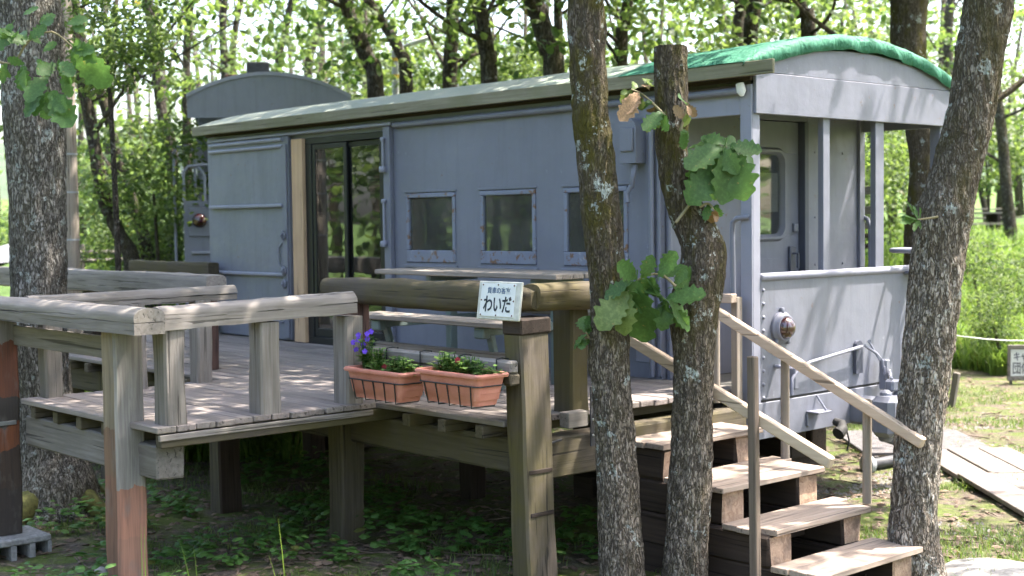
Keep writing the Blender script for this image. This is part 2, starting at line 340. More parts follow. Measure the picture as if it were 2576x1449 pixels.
leafmat('grass', (.075, .14, .028), (.16, .235, .055), .4); leafmat('grass_low', (.06, .115, .025), (.13, .18, .045), .35); leafmat('herb', (.045, .115, .026), (.095, .185, .042), .35); leafmat('pansy_leaf', (.075, .14, .035), (.145, .23, .06), .35)
leafmat('litter', (.085, .06, .042), (.19, .135, .095), .1, .8)

def groundmat():
    t = NT('ground'); v = t.coords(); a = t.noise(v, .9, 5, .65); b = t.noise(v, 3.3, 5, .65, .4); c = t.noise(v, 26, 5, .7); d = t.noise(v, 120, 3)
    soil = t.mix(t.ramp(c, [(.3, 0), (.7, 1)]), (.055, .042, .033), (.15, .118, .094))
    soil = t.mix(t.ramp(d, [(.58, 0), (.68, .6)]), soil, (.27, .24, .20))
    moss = t.mix(t.ramp(c, [(.3, 0), (.7, 1)]), (.045, .066, .017), (.125, .155, .036))
    col = t.mix(t.math('MULTIPLY', t.ramp(b, [(.40, 0), (.56, 1)]), t.ramp(a, [(.34, .25), (.5, 1)])), soil, moss)
    ge = t.n('ShaderNodeNewGeometry'); sx = t.n('ShaderNodeSeparateXYZ'); t.l(ge.outputs['Position'], sx.inputs[0])
    col = t.mix(t.ramp(t.math('DIVIDE', sx.outputs[2], 2.0, True), [(.12, 0), (.3, 1)]), col, (.07, .12, .028))
    ln = t.n('ShaderNodeVectorMath', operation='LENGTH'); t.l(ge.outputs['Position'], ln.inputs[0])
    col = t.mix(t.ramp(t.math('ADD', t.math('DIVIDE', ln.outputs['Value'], 40.0), t.math('MULTIPLY', t.math('SUBTRACT', a, .5), .25)), [(.40, 0), (.52, 1)]), col, (.085, .14, .032))     # mown meadow further out
    h = t.math('ADD', t.math('MULTIPLY', c, .8), t.math('MULTIPLY', d, .4)); t.pbr(col, .95, t.bump(h, .8, .03), spec=.2)
groundmat()
plain('asphalt', (.16, .16, .165), .9, var=.2, sc=30); plain('hill', (.06, .09, .05), .95, var=.3, sc=.05)
def roofmat():
    t = NT('roof_canvas'); v = t.coords(); a = t.noise(v, 1.6, 5, .65); b = t.noise(t.coords((1, 4, 1)), 7, 5, .7); tc = t.n('ShaderNodeTexCoord'); sx = t.n('ShaderNodeSeparateXYZ'); t.l(tc.outputs['Object'], sx.inputs[0])
    fade = t.math('ADD', t.math('MULTIPLY', sx.outputs[0], .17), t.math('MULTIPLY', a, .9))      # less bleached towards the van's end
    c = t.mix(t.ramp(t.math('ADD', fade, .22), [(.25, 0), (.75, 1)]), (.29, .305, .25), (.11, .25, .17)); c = t.mix(t.ramp(b, [(.5, 0), (.75, .5)]), c, (.20, .215, .16))
    t.pbr(c, .75, t.bump(b, .3, .01), spec=.3)
roofmat()
def tarp():
    t = NT('tarp'); v = t.coords(); a = t.noise(v, 6, 4); c = t.mix(t.ramp(a, [(.3, 0), (.7, 1)]), (.024, .12, .072), (.042, .175, .108)); w = t.noise(t.coords((9, 5.5, 3)), 1.7, 3, .5, 1.4); f = t.noise(t.coords((30, 16, 8)), 1.3, 3, .5, .8)
    t.pbr(c, .65, t.bump(t.math('ADD', w, t.math('MULTIPLY', f, .3)), .7, .035), spec=.25)
tarp()

# ---------------------------------------------------------------- ground, road, hills
def nonuni(n, near, far):
    out = []
    for i in range(-n, n+1):
        t = i/n; out.append(math.copysign(near*abs(t)*n + (far-near*n)*abs(t)**5, t))
    return out
def make_ground():
    mb = MB(); A = nonuni(90, .17, 900); B = nonuni(90, .17, 900); n = len(B)
    for a in A:
        for b in B:
            p = Vector((CAM.x, CAM.y, 0)) + FH*(a+10) + RH*(b+.5); mb.v.append((p.x, p.y, ground(p.x, p.y)))
    for i in range(len(A)-1):
        for j in range(n-1): mb.f.append((i*n+j, i*n+j+1, (i+1)*n+j+1, (i+1)*n+j))
    mb.f = [f[::-1] for f in mb.f]
    return mb.build('ground', 'ground', smooth=180, kind='structure')
make_ground()
mb = MB()
pts = [(-90, 90), (-60, 78), (-40, 71), (-30, 68), (-22.5, 66)]
rows = []
for L, D in pts:
    for w in (-4, 4):
        p = Vector((CAM.x, CAM.y, 0)) + FH*(D+w) + RH*L; rows.append((p.x, p.y, ground(p.x, p.y)+.05))
mb.add(rows, [(2*i, 2*i+1, 2*i+3, 2*i+2) for i in range(len(pts)-1)])
mb.build('road', 'asphalt', smooth=180, kind='structure')
mb = MB(); n = 60
for i in range(n):
    a = -1.15 + 2.3*i/(n-1); dv = FH*math.cos(a) + RH*math.sin(a)
    hgt = 55 + 26*noise.noise(Vector((a*3, 0, 5))) + 9*noise.noise(Vector((a*11, 2, 5))) + 25*max(0, -math.sin(a))
    for k, (d, z) in enumerate(((640, -10), (760, hgt*.55), (900, hgt))):
        p = dv*d; mb.v.append((CAM.x+p.x, CAM.y+p.y, z-8))
for i in range(n-1):
    for k in range(2): mb.f.append((i*3+k, (i+1)*3+k, (i+1)*3+k+1, i*3+k+1))
mb.build('hills', 'hill', smooth=180, kind='structure')

# ---------------------------------------------------------------- the brake van
VAN = thing('brake_van', 'grey railway brake van with green roof tarp standing behind the wooden deck', 'rail van', (0, 0, -2.25))
def part(name, mat, parent=VAN, smooth=None, label=None):
    mb = MB()
    def done(): return mb.build(name, mat, parent, smooth, label=label)
    return mb, done
def wall_cells(mb, xs, zs, holes, y0, y1):
    for i in range(len(xs)-1):
        for j in range(len(zs)-1):
            cx, cz = (xs[i]+xs[i+1])/2, (zs[j]+zs[j+1])/2
            if any(a < cx < b and c < cz < d for a, b, c, d in holes): continue
            x0, x1, z0, z1 = xs[i], xs[i+1], zs[j], zs[j+1]
            mb.add([(x0, y0, z0), (x1, y0, z0), (x1, y0, z1), (x0, y0, z1), (x0, y1, z0), (x1, y1, z0), (x1, y1, z1), (x0, y1, z1)], [(0, 1, 2, 3), (5, 4, 7, 6)])
    for a, b, c, d in holes:
        mb.add([(a, y0, c), (b, y0, c), (b, y0, d), (a, y0, d), (a, y1, c), (b, y1, c), (b, y1, d), (a, y1, d)], [(1, 0, 4, 5), (2, 1, 5, 6), (3, 2, 6, 7), (0, 3, 7, 4)])
WX = [(-4.02, -3.30), (-2.965, -2.25), (-1.92, -1.20)]
ZT, ZB = .268, -.372
mb, done = part('side_wall', 'paint')
wall_cells(mb, [-4.30, WX[0][0], WX[0][1], WX[1][0], WX[1][1], WX[2][0], WX[2][1], -.86], [-1.24, ZB, ZT, .97], [(a, b, ZB, ZT) for a, b in WX], 0, .05)
mb.add([(-.86, 0, -1.24), (-.86, .05, -1.24), (-.86, .05, .97), (-.86, 0, .97)], [(0, 1, 2, 3)])
done()
mb, done = part('side_wall', 'paint'); wall_cells(mb, [-7.62, -5.9], [-1.24, .97], [], 0, .05); done()
mb, done = part('lintel', 'paint'); mb.box(-5.9, -4.3, 0, .05, .865, .97, .002); done()
mb, done = part('far_wall', 'paint'); mb.box(-7.62, -.86, 2.55, 2.6, -1.24, .97, .002); done()
mb, done = part('rear_end_wall', 'paint'); mb.box(-7.66, -7.62, 0, 2.6, -1.24, .97, .002)
arc = lambda y, base, hgt, half=1.42: base + hgt*(1-((y-1.3)/half)**2)
done()
mb, done = part('floor_slab', 'interior'); mb.box(-7.6, -.1, .06, 2.54, -1.33, -1.235, .002); done()
mb, done = part('ceiling', 'interior'); mb.box(-7.6, -.05, .06, 2.54, .955, .985, .002); done()
mb, done = part('partition', 'interior'); mb.box(-4.2, -4.16, .06, 2.54, -1.23, .95, .002); done()
mb, done = part('sill_beam', 'paint_dark'); mb.box(-7.6, -.1, .08, .2, -1.58, -1.34, .004); mb.box(-7.6, -.1, 2.4, 2.52, -1.58, -1.34, .004); done()
for k, w in enumerate(WX):                                    # the three sliding windows
    a, b = w; f = MB(); t = .045
    for x0, x1, z0, z1 in ((a+.004, b-.004, ZT-t, ZT-.004), (a+.004, b-.004, ZB+.004, ZB+.115), (a+.004, a+t, ZB+.1155, ZT-t-.0005), (b-t, b-.004, ZB+.1155, ZT-t-.0005)):
        f.box(x0, x1, -.012, .03, z0, z1, .006)
    w = f.build('window', 'paint_frame', VAN)
    g = MB(); g.box(a+t-.01, b-t+.01, .012, .018, ZB+.1, ZT-t+.01, .001); g.build('pane', 'glass_dusty', w)
    l = MB(); l.box(a-.025, b+.025, -.022, -.0005, ZB-.045, ZB-.02, .004); l.build('sill', 'paint', w)
    g = MB(); g.box(a-.02, b+.02, -.010, -.0005, ZT+.004, ZT+.022, .004); g.build('drip_strip', 'paint', w)
    if k != 1:
        c = MB(); n = 40; x0, x1 = (a-.05, b+.02) if k == 0 else (a+.25, b+.05)
        for i in range(n+1):
            x = x0+(x1-x0)*i/n; y = .12+.02*math.sin(i*1.7); c.v += [(x, y, ZB-.15), (x, y, ZT+.1)]
        c.f = [(2*i, 2*i+2, 2*i+3, 2*i+1) for i in range(n)]; c.build('curtain', 'curtain', w, 180)
# cargo door slid open to the left
mb, done = part('cargo_door', 'paint_wear'); mb.box(-7.50, -5.915, -.062, -.012, -1.20, .90, .004); DOOR = done()
for z, n in ((.19, 'ledge'), (-.527, 'ledge')):
    l = MB(); l.box(-7.49, -6.0, -.105, -.0625, z-.018, z+.018, .008); l.build(n, 'paint_pale', DOOR)
for z in (.80, .87):
    l = MB(); l.tube([(-7.49, -.075, z), (-6.0, -.075, z)], .02, 8); l.build('door_track', 'paint_pale', DOOR, 40)
l = MB(); l.box(-6.02, -5.93, -.085, -.0625, -1.18, .82, .005); l.build('door_edge', 'paint', DOOR)
for z in (-.12, -.48, -.62):
    l = MB(); l.box(-6.01, -5.94, -.115, -.0855, z-.035, z+.035, .01); l.tube([(-5.975, -.10, z-.05), (-5.975, -.13, z), (-5.975, -.10, z+.05)], .012, 6); l.build('latch', 'paint', DOOR, 40)
l = MB(); l.tube([(-6.06, -.0625, -.83), (-6.06, -.12, -.83), (-6.06, -.12, -1.02), (-6.06, -.0625, -1.02)], .013, 8); l.build('handle', 'paint_pale', DOOR, 40)
l = MB(); l.tube([(-6.02, -.0625, -.17), (-6.1, -.08, -.25), (-6.1, -.08, -.42), (-6.02, -.0625, -.5)], .009, 6); l.build('latch_rod', 'paint', DOOR, 60)
mb, done = part('track_rail', 'paint_pale'); mb.box(-7.55, -4.16, -.075, -.003, .905, .935, .006); done()
mb, done = part('timber_strip', 'wood_fresh'); mb.box(-5.87, -5.672, -.055, .03, -1.215, .862, .004); done()
mb, done = part('door_post', 'paint'); mb.box(-4.30, -4.20, -.055, -.002, -1.22, .90, .006); mb.box(-4.335, -4.302, -.02, .05, -1.22, .865, .004); done()
for z0, z1 in ((.50, .78), (-.20, .20)):
    mb, done = part('lock_rod', 'paint_pale', smooth=50); mb.tube([(-4.27, -.075, z0), (-4.27, -.075, z1)], .013, 8); mb.box(-4.31, -4.24, -.10, -.0555, z0-.03, z0+.03, .008); mb.box(-4.30, -4.25, -.09, -.0555, z1-.02, z1+.02, .008); done()
mb, done = part('patio_door', 'black_frame')                  # modern black sliding glass door in the old opening
for x0, x1, z0, z1 in ((-5.665, -4.34, .80, .86), (-5.665, -4.34, -1.22, -1.15), (-5.665, -5.56, -1.1495, .7995), (-4.40, -4.34, -1.1495, .7995)): mb.box(x0, x1, -.02, .05, z0, z1, .003)
PD = done()
for x0, x1, y in ((-5.555, -4.96, .0), (-5.03, -4.405, .028)):
    f = MB()
    for a, b, z0, z1 in ((x0, x0+.05, -1.145, .795), (x1-.05, x1, -1.145, .795), (x0+.0505, x1-.0505, .745, .795), (x0+.0505, x1-.0505, -1.145, -1.06)): f.box(a, b, y-.011, y+.011, z0, z1, .003)
    s = f.build('sash', 'black_frame', PD); g = MB(); g.box(x0+.045, x1-.045, y-.003, y+.003, -1.07, .75, .001); g.build('pane', 'glass', s)
for x0, x1 in ((-5.50, -5.10), (-4.60, -4.44)):
    c = MB(); n = 30
    for i in range(n+1):
        x = x0+(x1-x0)*i/n; y = .10+.025*math.sin(i*1.25); c.v += [(x, y, -1.2), (x, y, .82)]
    c.f = [(2*i, 2*i+2, 2*i+3, 2*i+1) for i in range(n)]; c.build('curtain', 'curtain', PD, 180)
# roof: bowed canvas roof, timber fascia, gutter
def bow(mb, x0, x1, zb, hg, th, y0=-.13, y1=2.73, n=24, nx=10, half=1.44, wob=0):
    cols = []
    for i in range(n+1):
        y = y0+(y1-y0)*i/n; cols.append((y, arc(y, zb, hg, half)))
    V = []
    for j in range(nx+1):
        x = x0+(x1-x0)*j/nx
        for y, z in cols: V.append((x, y, z+wob*noise.noise(Vector((x*2, y*2, 0)))))
        for y, z in cols: V.append((x, y, z-th))
    m = 2*(n+1); F = []
    for j in range(nx):
        for i in range(n):
            a = j*m+i; F.append((a, a+m, a+m+1, a+1)); b = a+n+1; F.append((b, b+1, b+m+1, b+m))
        for i in (0, n):
            a = j*m+i; q = (a, a+n+1, a+m+n+1, a+m); F.append(q if i == 0 else q[::-1])
    for j in (0, nx):
        for i in range(n):
            a = j*m+i; q = (a, a+1, a+n+2, a+n+1); F.append(q if j == 0 else q[::-1])
    mb.add(V, F)
mb, done = part('roof', 'roof_canvas', smooth=50); bow(mb, -7.74, -.1, 1.075, .27, .035, wob=.01); ROOF = done()
mb, done = part('fascia_board', 'wood_fascia'); mb.box(-7.72, .31, -.16, -.133, .99, 1.088, .005, .002); done()
mb, done = part('soffit', 'wood_dark_x'); mb.box(-7.70, .05, -.131, -.01, 1.0, 1.035, .003); mb.box(-7.7, 0, -.008, .02, .975, 1.03, .003); done()
mb, done = part('gutter_pipe', 'paint', smooth=50); mb.tube([(-4.15, -.032, .905), (-.05, -.032, .905)], .028, 10); done()
mb, done = part('gutter_cap', 'paint_white', smooth=50); mb.tube([(-.075, -.034, .955), (-.06, -.034, .90), (-.055, -.034, .865)], [.03, .035, .012], 8); done()
# open end platform
mb, done = part('platform_side_beam', 'paint_pale'); mb.box(-.9, -.1, 0, .035, .738, .915, .004); done()
mb, done = part('platform_far_beam', 'paint'); mb.box(-.9, -.1, 2.565, 2.6, .738, .95, .004); done()
mb, done = part('corner_post', 'paint_pale'); mb.box(-.1, 0, 0, .016, -1.6, .95, .003); mb.box(-.016, -.0005, .0165, .10, -1.6, .95, .003); done()
mb, done = part('corner_post', 'paint'); mb.box(-.1, 0, 2.50, 2.6, -1.6, .95, .006); done()
for y0, y1 in ((.845, .95), (1.54, 1.675)):
    mb, done = part('end_post', 'paint'); mb.box(-.06, -.021, y0+.03, y0+.05, -1.22, .76, .003); mb.box(-.02, -.003, y0+.02, y1, -1.22, .76, .003); done()
mb, done = part('end_beam', 'paint'); mb.box(.0005, .028, .02, 2.6, .742, 1.035, .004); done()
mb, done = part('arch_panel', 'paint')
poly = [(.02, .0, 1.04), (.02, 2.6, 1.04)]
for i in range(25):
    y = 2.6-2.6*i/24; poly.append((.02, y, arc(y, 1.055, .205)))
mb.prism(poly, (.03, 0, 0)); done()
mb, done = part('tarp', 'tarp', smooth=180, label='bright green tarpaulin wrapped over the end of the roof')
n = 90; prof = [(-1.15, 0.008, 0), (-.55, .018, 0), (-.1, .03, 0), (.03, .022, 0), (.05, -.012, 1), (.052, -.045, 1), (.045, -.075, 1), (.032, -.092, 1)]
for i in range(n+1):
    y = -.17+2.94*i/n
    for x, dz, w in prof:
        q_ = y+x*1.6+dz*1.2; wr = .020*noise.noise(Vector((q_*5, x*2, 1))) + .016*abs(noise.noise(Vector((q_*13+2*noise.noise(Vector((y*2, x*3, 3))), x*1.5, 9)))) - .006
        zz = arc(y, 1.088, .275, 1.46)+dz*min(1, .25+(y+.17)*2.2) + (wr*.7 if w else wr*.5*sst(-1, 0, x)); xx = x + (wr*1.2 if w else 0) + (.02 if w else 0)
        mb.v.append((xx, y, zz if w == 0 else zz + .012*noise.noise(Vector((y*3, 7, x*9)))))
m = len(prof)
for i in range(n):
    for j in range(m-1): mb.f.append((i*m+j, i*m+j+1, (i+1)*m+j+1, (i+1)*m+j))
done()
mb, done = part('end_panel', 'paint_wear', label='rust-spotted solid end panel of the platform'); mb.box(-.02, 0, .1005, 2.28, -1.315, -.43, .003); EP = done()
r = MB(); r.box(-.045, .022, .1, 2.28, -.455, -.398, .016); r.build('rim', 'paint_pale', EP, 50)
rv = MB(); rv.lathe((0, 0, 0), (1, 0, 0), [(0, .015), (.006, .013), (.011, .007), (.012, .001)], 10); first = None
for k in range(9):
    mw = Matrix.Translation((0.0005, .13, -.52-.0975*k))
    if first is None:
        first = rv.build('rivet', 'paint', EP, 60); first.data.transform(Matrix.Translation((0, 0, -H)) @ Matrix.Translation(ORG[EP.name])); first.matrix_local = Matrix.Translation(Vector((0, 0, H))-ORG[EP.name]) @ mw
    else: place(first.data, 'rivet', EP, mw)
mb, done = part('headstock', 'paint_wear'); mb.box(-.12, .004, 0.0165, 2.6, -1.598, -1.333, .004); done()
mb, done = part('seam', 'rubber'); mb.box(-.05, -.004, .05, 2.58, -1.332, -1.316, .002); done()
mb, done = part('tail_lamp', 'paint', smooth=50, label='round tail lamp with dark red lens'); mb.lathe((.002, .33, -.80), (1, 0, 0), [(0, .118), (.02, .118), (.028, .105), (.04, .098), (.045, .094)], 28)
for a in (90, 235, 305): mb.box(.0, .03, .33+.125*math.cos(R_(a))-.016, .33+.125*math.cos(R_(a))+.016, -.80+.125*math.sin(R_(a))-.022, -.80+.125*math.sin(R_(a))+.022, .006)
TL = done()
l = MB(); l.lathe((.046, .33, -.80), (1, 0, 0), [(0, .083), (.02, .08), (.045, .065), (.062, .04), (.07, .012), (.0705, .001)], 28); l.build('lens', 'lens_red', TL, 180)
l = MB(); l.lathe((.0455, .33, -.80), (1, 0, 0), [(0, .096), (.012, .094), (.014, .086), (.004, .0835)], 28, False); l.build('bezel', 'paint_pale', TL, 60)
mb, done = part('uncoupling_lever', 'paint_pale', smooth=60); mb.tube([(.05, .40, -1.30), (.05, .40, -1.18), (.05, .45, -1.135), (.05, .62, -1.075), (.05, 1.29, -1.005)], .013, 10); mb.tube([(.05, 1.33, -1.0), (.09, 1.42, -1.06), (.1, 1.5, -1.13)], .012, 8)
for k in range(5): mb.tube([(.1+.004*(k % 2), 1.50+.012*k, -1.13-.045*k), (.1+.004*(k % 2), 1.512+.012*k, -1.19-.045*k)], .010, 6)
mb.tube([(.07, 1.36, -.97), (.1, 1.46, -1.12)], .008, 6); mb.tube([(.085, 1.34, -.965), (.06, 1.375, -.972)], .014, 6); done()
mb, done = part('lever_bracket', 'paint_dark')
poly = [(.02+.012, 1.245, -1.215), (.032, 1.335, -1.215)] + [(.032, 1.29+.045*math.cos(R_(a)), -1.005+.045*math.sin(R_(a))) for a in range(0, 181, 30)]
mb.prism(poly, (.03, 0, 0)); done()
mb, done = part('lever_bracket', 'paint'); mb.box(.001, .06, .42, .47, -1.26, -1.10, .008); done()
mb, done = part('coupler', 'paint_wear', smooth=35, label='heavy cast iron knuckle coupler')
mb.box(-.1, .30, 1.20, 1.42, -1.60, -1.40, .02); mb.box(.26, .46, 1.07, 1.30, -1.66, -1.35, .04); mb.box(.28, .52, 1.305, 1.53, -1.67, -1.33, .035)
mb.lathe((.47, 1.50, -1.69), (0, 0, 1), [(0, .05), (.01, .062), (.34, .062), (.36, .05)], 16); mb.box(.28, .36, 1.24, 1.36, -1.33, -1.24, .015)
mb.tube([(.32, 1.28, -1.24), (.16, 1.5, -1.20), (.11, 1.56, -1.28)], .014, 6); mb.box(.05, .12, 1.52, 1.58, -1.36, -1.12, .01)
mb.lathe((.33, 1.19, -1.70), (0, 0, 1), [(0, .04), (.02, .055), (.30, .055), (.37, .045), (.39, .02)], 14); done()
mb, done = part('coupler_lever', 'paint_dark', smooth=40); mb.bar((.3, 1.15, -1.66), (.42, 1.62, -1.83), .05, .06, .015); done()
mb, done = part('air_hose', 'rubber', smooth=60); mb.tube([(.02, .98, -1.56), (.09, .97, -1.57), (.13, .92, -1.60), (.13, .86, -1.63)], [.03, .035, .042, .05], 10); mb.tube([(.12, .98, -1.60), (.12, 1.02, -1.70), (.10, 1.02, -1.78)], .006, 6); done()
mb, done = part('hand_hold', 'paint_pale', smooth=60); mb.tube([(.005, .26, -1.08), (.07, .26, -1.08), (.09, .26, -1.14), (.09, .26, -1.42), (.06, .26, -1.46)], .016, 8); done()
mb, done = part('step_bracket', 'paint', smooth=40); mb.box(.005, .12, .63, .80, -1.46, -1.445, .004); mb.tube([(.1, .76, -1.45), (.01, .76, -1.34)], .008, 6); mb.box(.0045, .02, .63, .67, -1.56, -1.46, .004); done()
mb, done = part('brake_column', 'paint', smooth=50); mb.tube([(.09, 2.02, -1.5), (.09, 2.02, -.26)], .027, 10); mb.box(-.02, .12, 1.95, 2.08, -.47, -.44, .008); mb.lathe((.09, 2.02, -.43), (0, 0, 1), [(0, .045), (.03, .05), (.05, .03)], 12); BC = done()
w = MB(); n = 36
for i in range(n):
    a = 2*math.pi*i/n
    for k in range(8):
        b = 2*math.pi*k/8; rr = .205+.02*math.cos(b); w.v.append((.09+rr*math.cos(a), 2.02+rr*math.sin(a), -.275+.02*math.sin(b)))
for i in range(n):
    for k in range(8): w.f.append((i*8+k, ((i+1) % n)*8+k, ((i+1) % n)*8+(k+1) % 8, i*8+(k+1) % 8))
for a in (20, 140, 260): w.tube([(.09, 2.02, -.262), (.09+.2*math.cos(R_(a)), 2.02+.2*math.sin(R_(a)), -.275)], .013, 6)
w.build('hand_wheel', 'paint', BC, 60)
w = MB(); w.lathe((.09, 2.02, -.285), (0, 0, 1), [(0, .05), (.045, .045), (.05, .03), (.075, .03), (.08, .015)], 8); w.build('hub_nut', 'paint_dark', BC, 40)
for pts in ([(-.16, .0, -1.22), (-.16, -.02, -.12), (-.155, -.02, -.03), (-.12, -.02, 0), (-.06, -.015, .006), (-.02, .0, .006)],
            [(-.87, 2.58, .0), (-.83, 2.6, .005), (-.77, 2.6, -.02), (-.74, 2.6, -.09), (-.735, 2.6, -1.2)]):
    mb, done = part('grab_rail', 'paint', smooth=60); mb.tube(pts, .019, 10); done()
# cabin wall on the platform with its door
mb, done = part('cabin_end_wall', 'paint'); DY0, DY1 = .88, 1.73
mb.box(-.86, -.82, .05, DY0, -1.23, .95, .003); mb.box(-.86, -.82, DY1+.06, 2.58, -1.23, .95, .003); mb.box(-.859, -.821, DY0+.0005, DY1+.0595, .80, .949, .002); done()
mb, done = part('wall_flange', 'paint'); mb.box(-.9, -.80, 2.5805, 2.612, -1.23, .95, .004); mb.box(-.819, -.79, 2.52, 2.5795, -1.22, .94, .003); done()
mb, done = part('cabin_door', 'paint')
wy0, wy1, wz0, wz1 = 1.08, 1.50, -.145, .53
mb.box(-.885, -.865, DY0, DY1, -1.22, wz0, .002); mb.box(-.885, -.865, DY0, DY1, wz1, .795, .002); mb.box(-.885, -.865, DY0, wy0, wz0+.0005, wz1-.0005, .002); mb.box(-.885, -.865, wy1, DY1, wz0+.0005, wz1-.0005, .002); CD = done()
def rrect(y0, y1, z0, z1, r, n=6):
    out = []
    for cy_, cz_, a0 in ((y1-r, z1-r, 0), (y0+r, z1-r, 90), (y0+r, z0+r, 180), (y1-r, z0+r, 270)):
        for k in range(n+1): a = R_(a0+90*k/n); out.append((cy_+r*math.cos(a), cz_+r*math.sin(a)))
    return out
o = rrect(wy0-.05, wy1+.05, wz0-.05, wz1+.05, .11); i_ = rrect(wy0+.012, wy1-.012, wz0+.012, wz1-.012, .08); f = MB(); n = len(o)
for (y, z), (y2, z2) in zip(o, i_): f.v += [(-.862, y, z), (-.835, (y*2+y2)/3, (z*2+z2)/3), (-.835, (y+2*y2)/3, (z+2*z2)/3), (-.875, y2, z2)]
for k in range(n):
    for j in range(3): f.f.append((k*4+j, ((k+1) % n)*4+j, ((k+1) % n)*4+j+1, k*4+j+1))
DW = f.build('window', 'paint', CD, 40)
g = MB(); g.box(-.874, -.870, wy0, wy1, wz0, wz1, .001); g.build('pane', 'glass_clear', DW)
g = MB(); g.box(-.888, -.882, wy0+.03, wy1-.03, .05, .37, .001); g.build('blind', 'blind', DW)
p_ = MB(); o = rrect(.98, 1.52, -1.05, -.335, .07); p_.prism([(-.852, y, z) for y, z in o], (.0125, 0, 0)); p_.build('pressed_panel', 'paint', CD, 40)
h_ = MB(); h_.box(-.864, -.84, 1.58, 1.66, -.48, -.24, .006); h_.tube([(-.84, 1.62, -.3), (-.79, 1.62, -.3), (-.79, 1.62, -.42)], .011, 8); h_.build('handle', 'paint_dark', CD, 40)
h_ = MB(); h_.box(-.864, -.84, 1.64, 1.70, -.12, -.05, .005); h_.build('latch', 'paint', CD)
mb, done = part('door_jamb', 'paint_dark'); mb.box(-.90, -.80, DY1+.004, DY1+.056, -1.22, .795, .004); done()
for y, z in ((1.9, .55), (1.9, 0), (1.9, -.4), (2.3, .55), (2.3, -.4)):
    b_ = MB(); b_.lathe((-.8195, y, z), (1, 0, 0), [(0, .012), (.008, .01), (.01, .001)], 8); b_.build('bolt', 'paint', VAN, 50)
# fittings on the side wall
mb, done = part('signal_box', 'paint', smooth=35); poly = [(-1.18, -.115, .43), (-1.01, -.115, .43)] + [(-1.095+.085*math.cos(R_(a)), -.115, .69+.085*math.sin(R_(a))) for a in range(0, 181, 20)]
mb.prism(poly, (0, -.113, 0)); SB = done()
l = MB(); l.box(-1.16, -1.03, -.135, -.1155, .52, .70, .02); l.build('cover', 'paint', SB, 40)
l = MB(); l.bar((-1.06, -.07, .42), (-1.10, -.07, .24), .045, .02, .004, (0, 1, 0)); l.tube([(-1.10, -.07, .26), (-1.13, -.09, .2), (-1.11, -.1, .13)], .018, 8); l.build('arm', 'paint', SB, 50)
for x, r_ in ((-.93, .022), (-.80, .016)):
    mb, done = part('down_pipe', 'paint', smooth=60); mb.tube([(x, -.03 if x < -.87 else .03, -1.2), (x, -.03 if x < -.87 else .03, .72)], r_, 10); done()
mb, done = part('corner_strip', 'paint'); mb.box(-.885, -.855, -.02, -.0005, -1.2, .95, .004); done()
mb, done = part('number_plate', 'paint_pale'); mb.box(-1.12, -.98, -.012, -.0005, -1.10, -.86, .003); done()
# timber cribbing that carries the van
for X0, Y0 in ((-1.5, .3), (-1.5, 1.9), (-5.8, .3), (-5.8, 1.9)):
    c = thing('sleeper_crib', 'dark stack of old sleepers carrying the van, under its '+('right end' if X0 > -2 else 'left end')+(', near side' if Y0 < 1 else ', far side'), 'sleepers', (X0, Y0, -2.3))
    for k in range(3):
        zz = -2.33+.243*k
        for q in ((X0-.4, X0+.5, Y0-.1, Y0+.12), (X0-.4, X0+.5, Y0+.2, Y0+.42)) if k % 2 else ((X0-.4, X0-.18, Y0-.25, Y0+.5), (X0+.2, X0+.42, Y0-.25, Y0+.5)):
            b_ = MB(); b_.box(*q, zz, zz+.24, .01); b_.build('sleeper', 'wood_dark_x', c)

# ---------------------------------------------------------------- neighbouring vans, far left
def vpart(root, name, mat, fn, smooth=None, parent=None, label=None):
    m_ = MB(); fn(m_); return m_.build(name, mat, parent or root, smooth, label=label)
def heading(px, py, D):                                     # stand a van with its end towards the deck
    p = dp(px, py, D); d = (p-CAM); return p, math.atan2(-d.y, -d.x)
p, ang = heading(600, 575, 19.0)
V2 = thing('second_van', 'grey van with rust-streaked arched end, roof box and red lamp, behind the sliding door', 'rail van', (0, 0, -2.25))
def arch2(m_):
    W_ = 1.11; m_.prism([(.02, -W_, 1.46), (.02, W_, 1.46)] + [(.02, W_-2*W_*i/20, 1.77+.31*(1-(1-i/10)**2)) for i in range(21)], (.04, 0, 0))
vpart(V2, 'arch_panel', 'paint_wear', arch2)
def bowroof(m_, W_, x0, x1, zb, hg, th):
    P = [-W_+2*W_*i/16 for i in range(17)]; V = []
    for t in (0, th):
        for x in (x0, x1):
            for y in P: V.append((x, y, zb+hg*(1-(y/W_)**2)-t))
    m_.add(V, [(i, i+17, i+18, i+1) for i in range(16)] + [(34+i, 35+i, 52+i, 51+i) for i in range(16)] + [(17+i, 51+i, 52+i, 18+i) for i in range(16)] + [(i, i+1, i+35, i+34) for i in range(16)] + [(0, 34, 51, 17), (16, 33, 67, 50)])
vpart(V2, 'roof', 'paint_pale', lambda m_: bowroof(m_, 1.12, -6.6, .04, 1.785, .31, .05), 40)
vpart(V2, 'body', 'paint', lambda m_: m_.box(-6.5, -.85, -.99, 1.02, -1.3, 1.75, .01))
vpart(V2, 'floor', 'paint_dark', lambda m_: m_.box(-.84, .0, -1.05, 1.05, -1.5, -1.3, .01))
vpart(V2, 'corner_strip', 'paint_pale', lambda m_: m_.box(-.845, -.80, -1.02, -.93, -1.3, 1.455, .005))
vpart(V2, 'roof_box', 'iron', lambda m_: m_.box(-1.0, -.5, -.30, .02, 2.0, 2.29, .02)); vpart(V2, 'roof_vent', 'rust', lambda m_: m_.box(-1.1, -.4, -.6, -.29, 1.95, 2.1, .02))
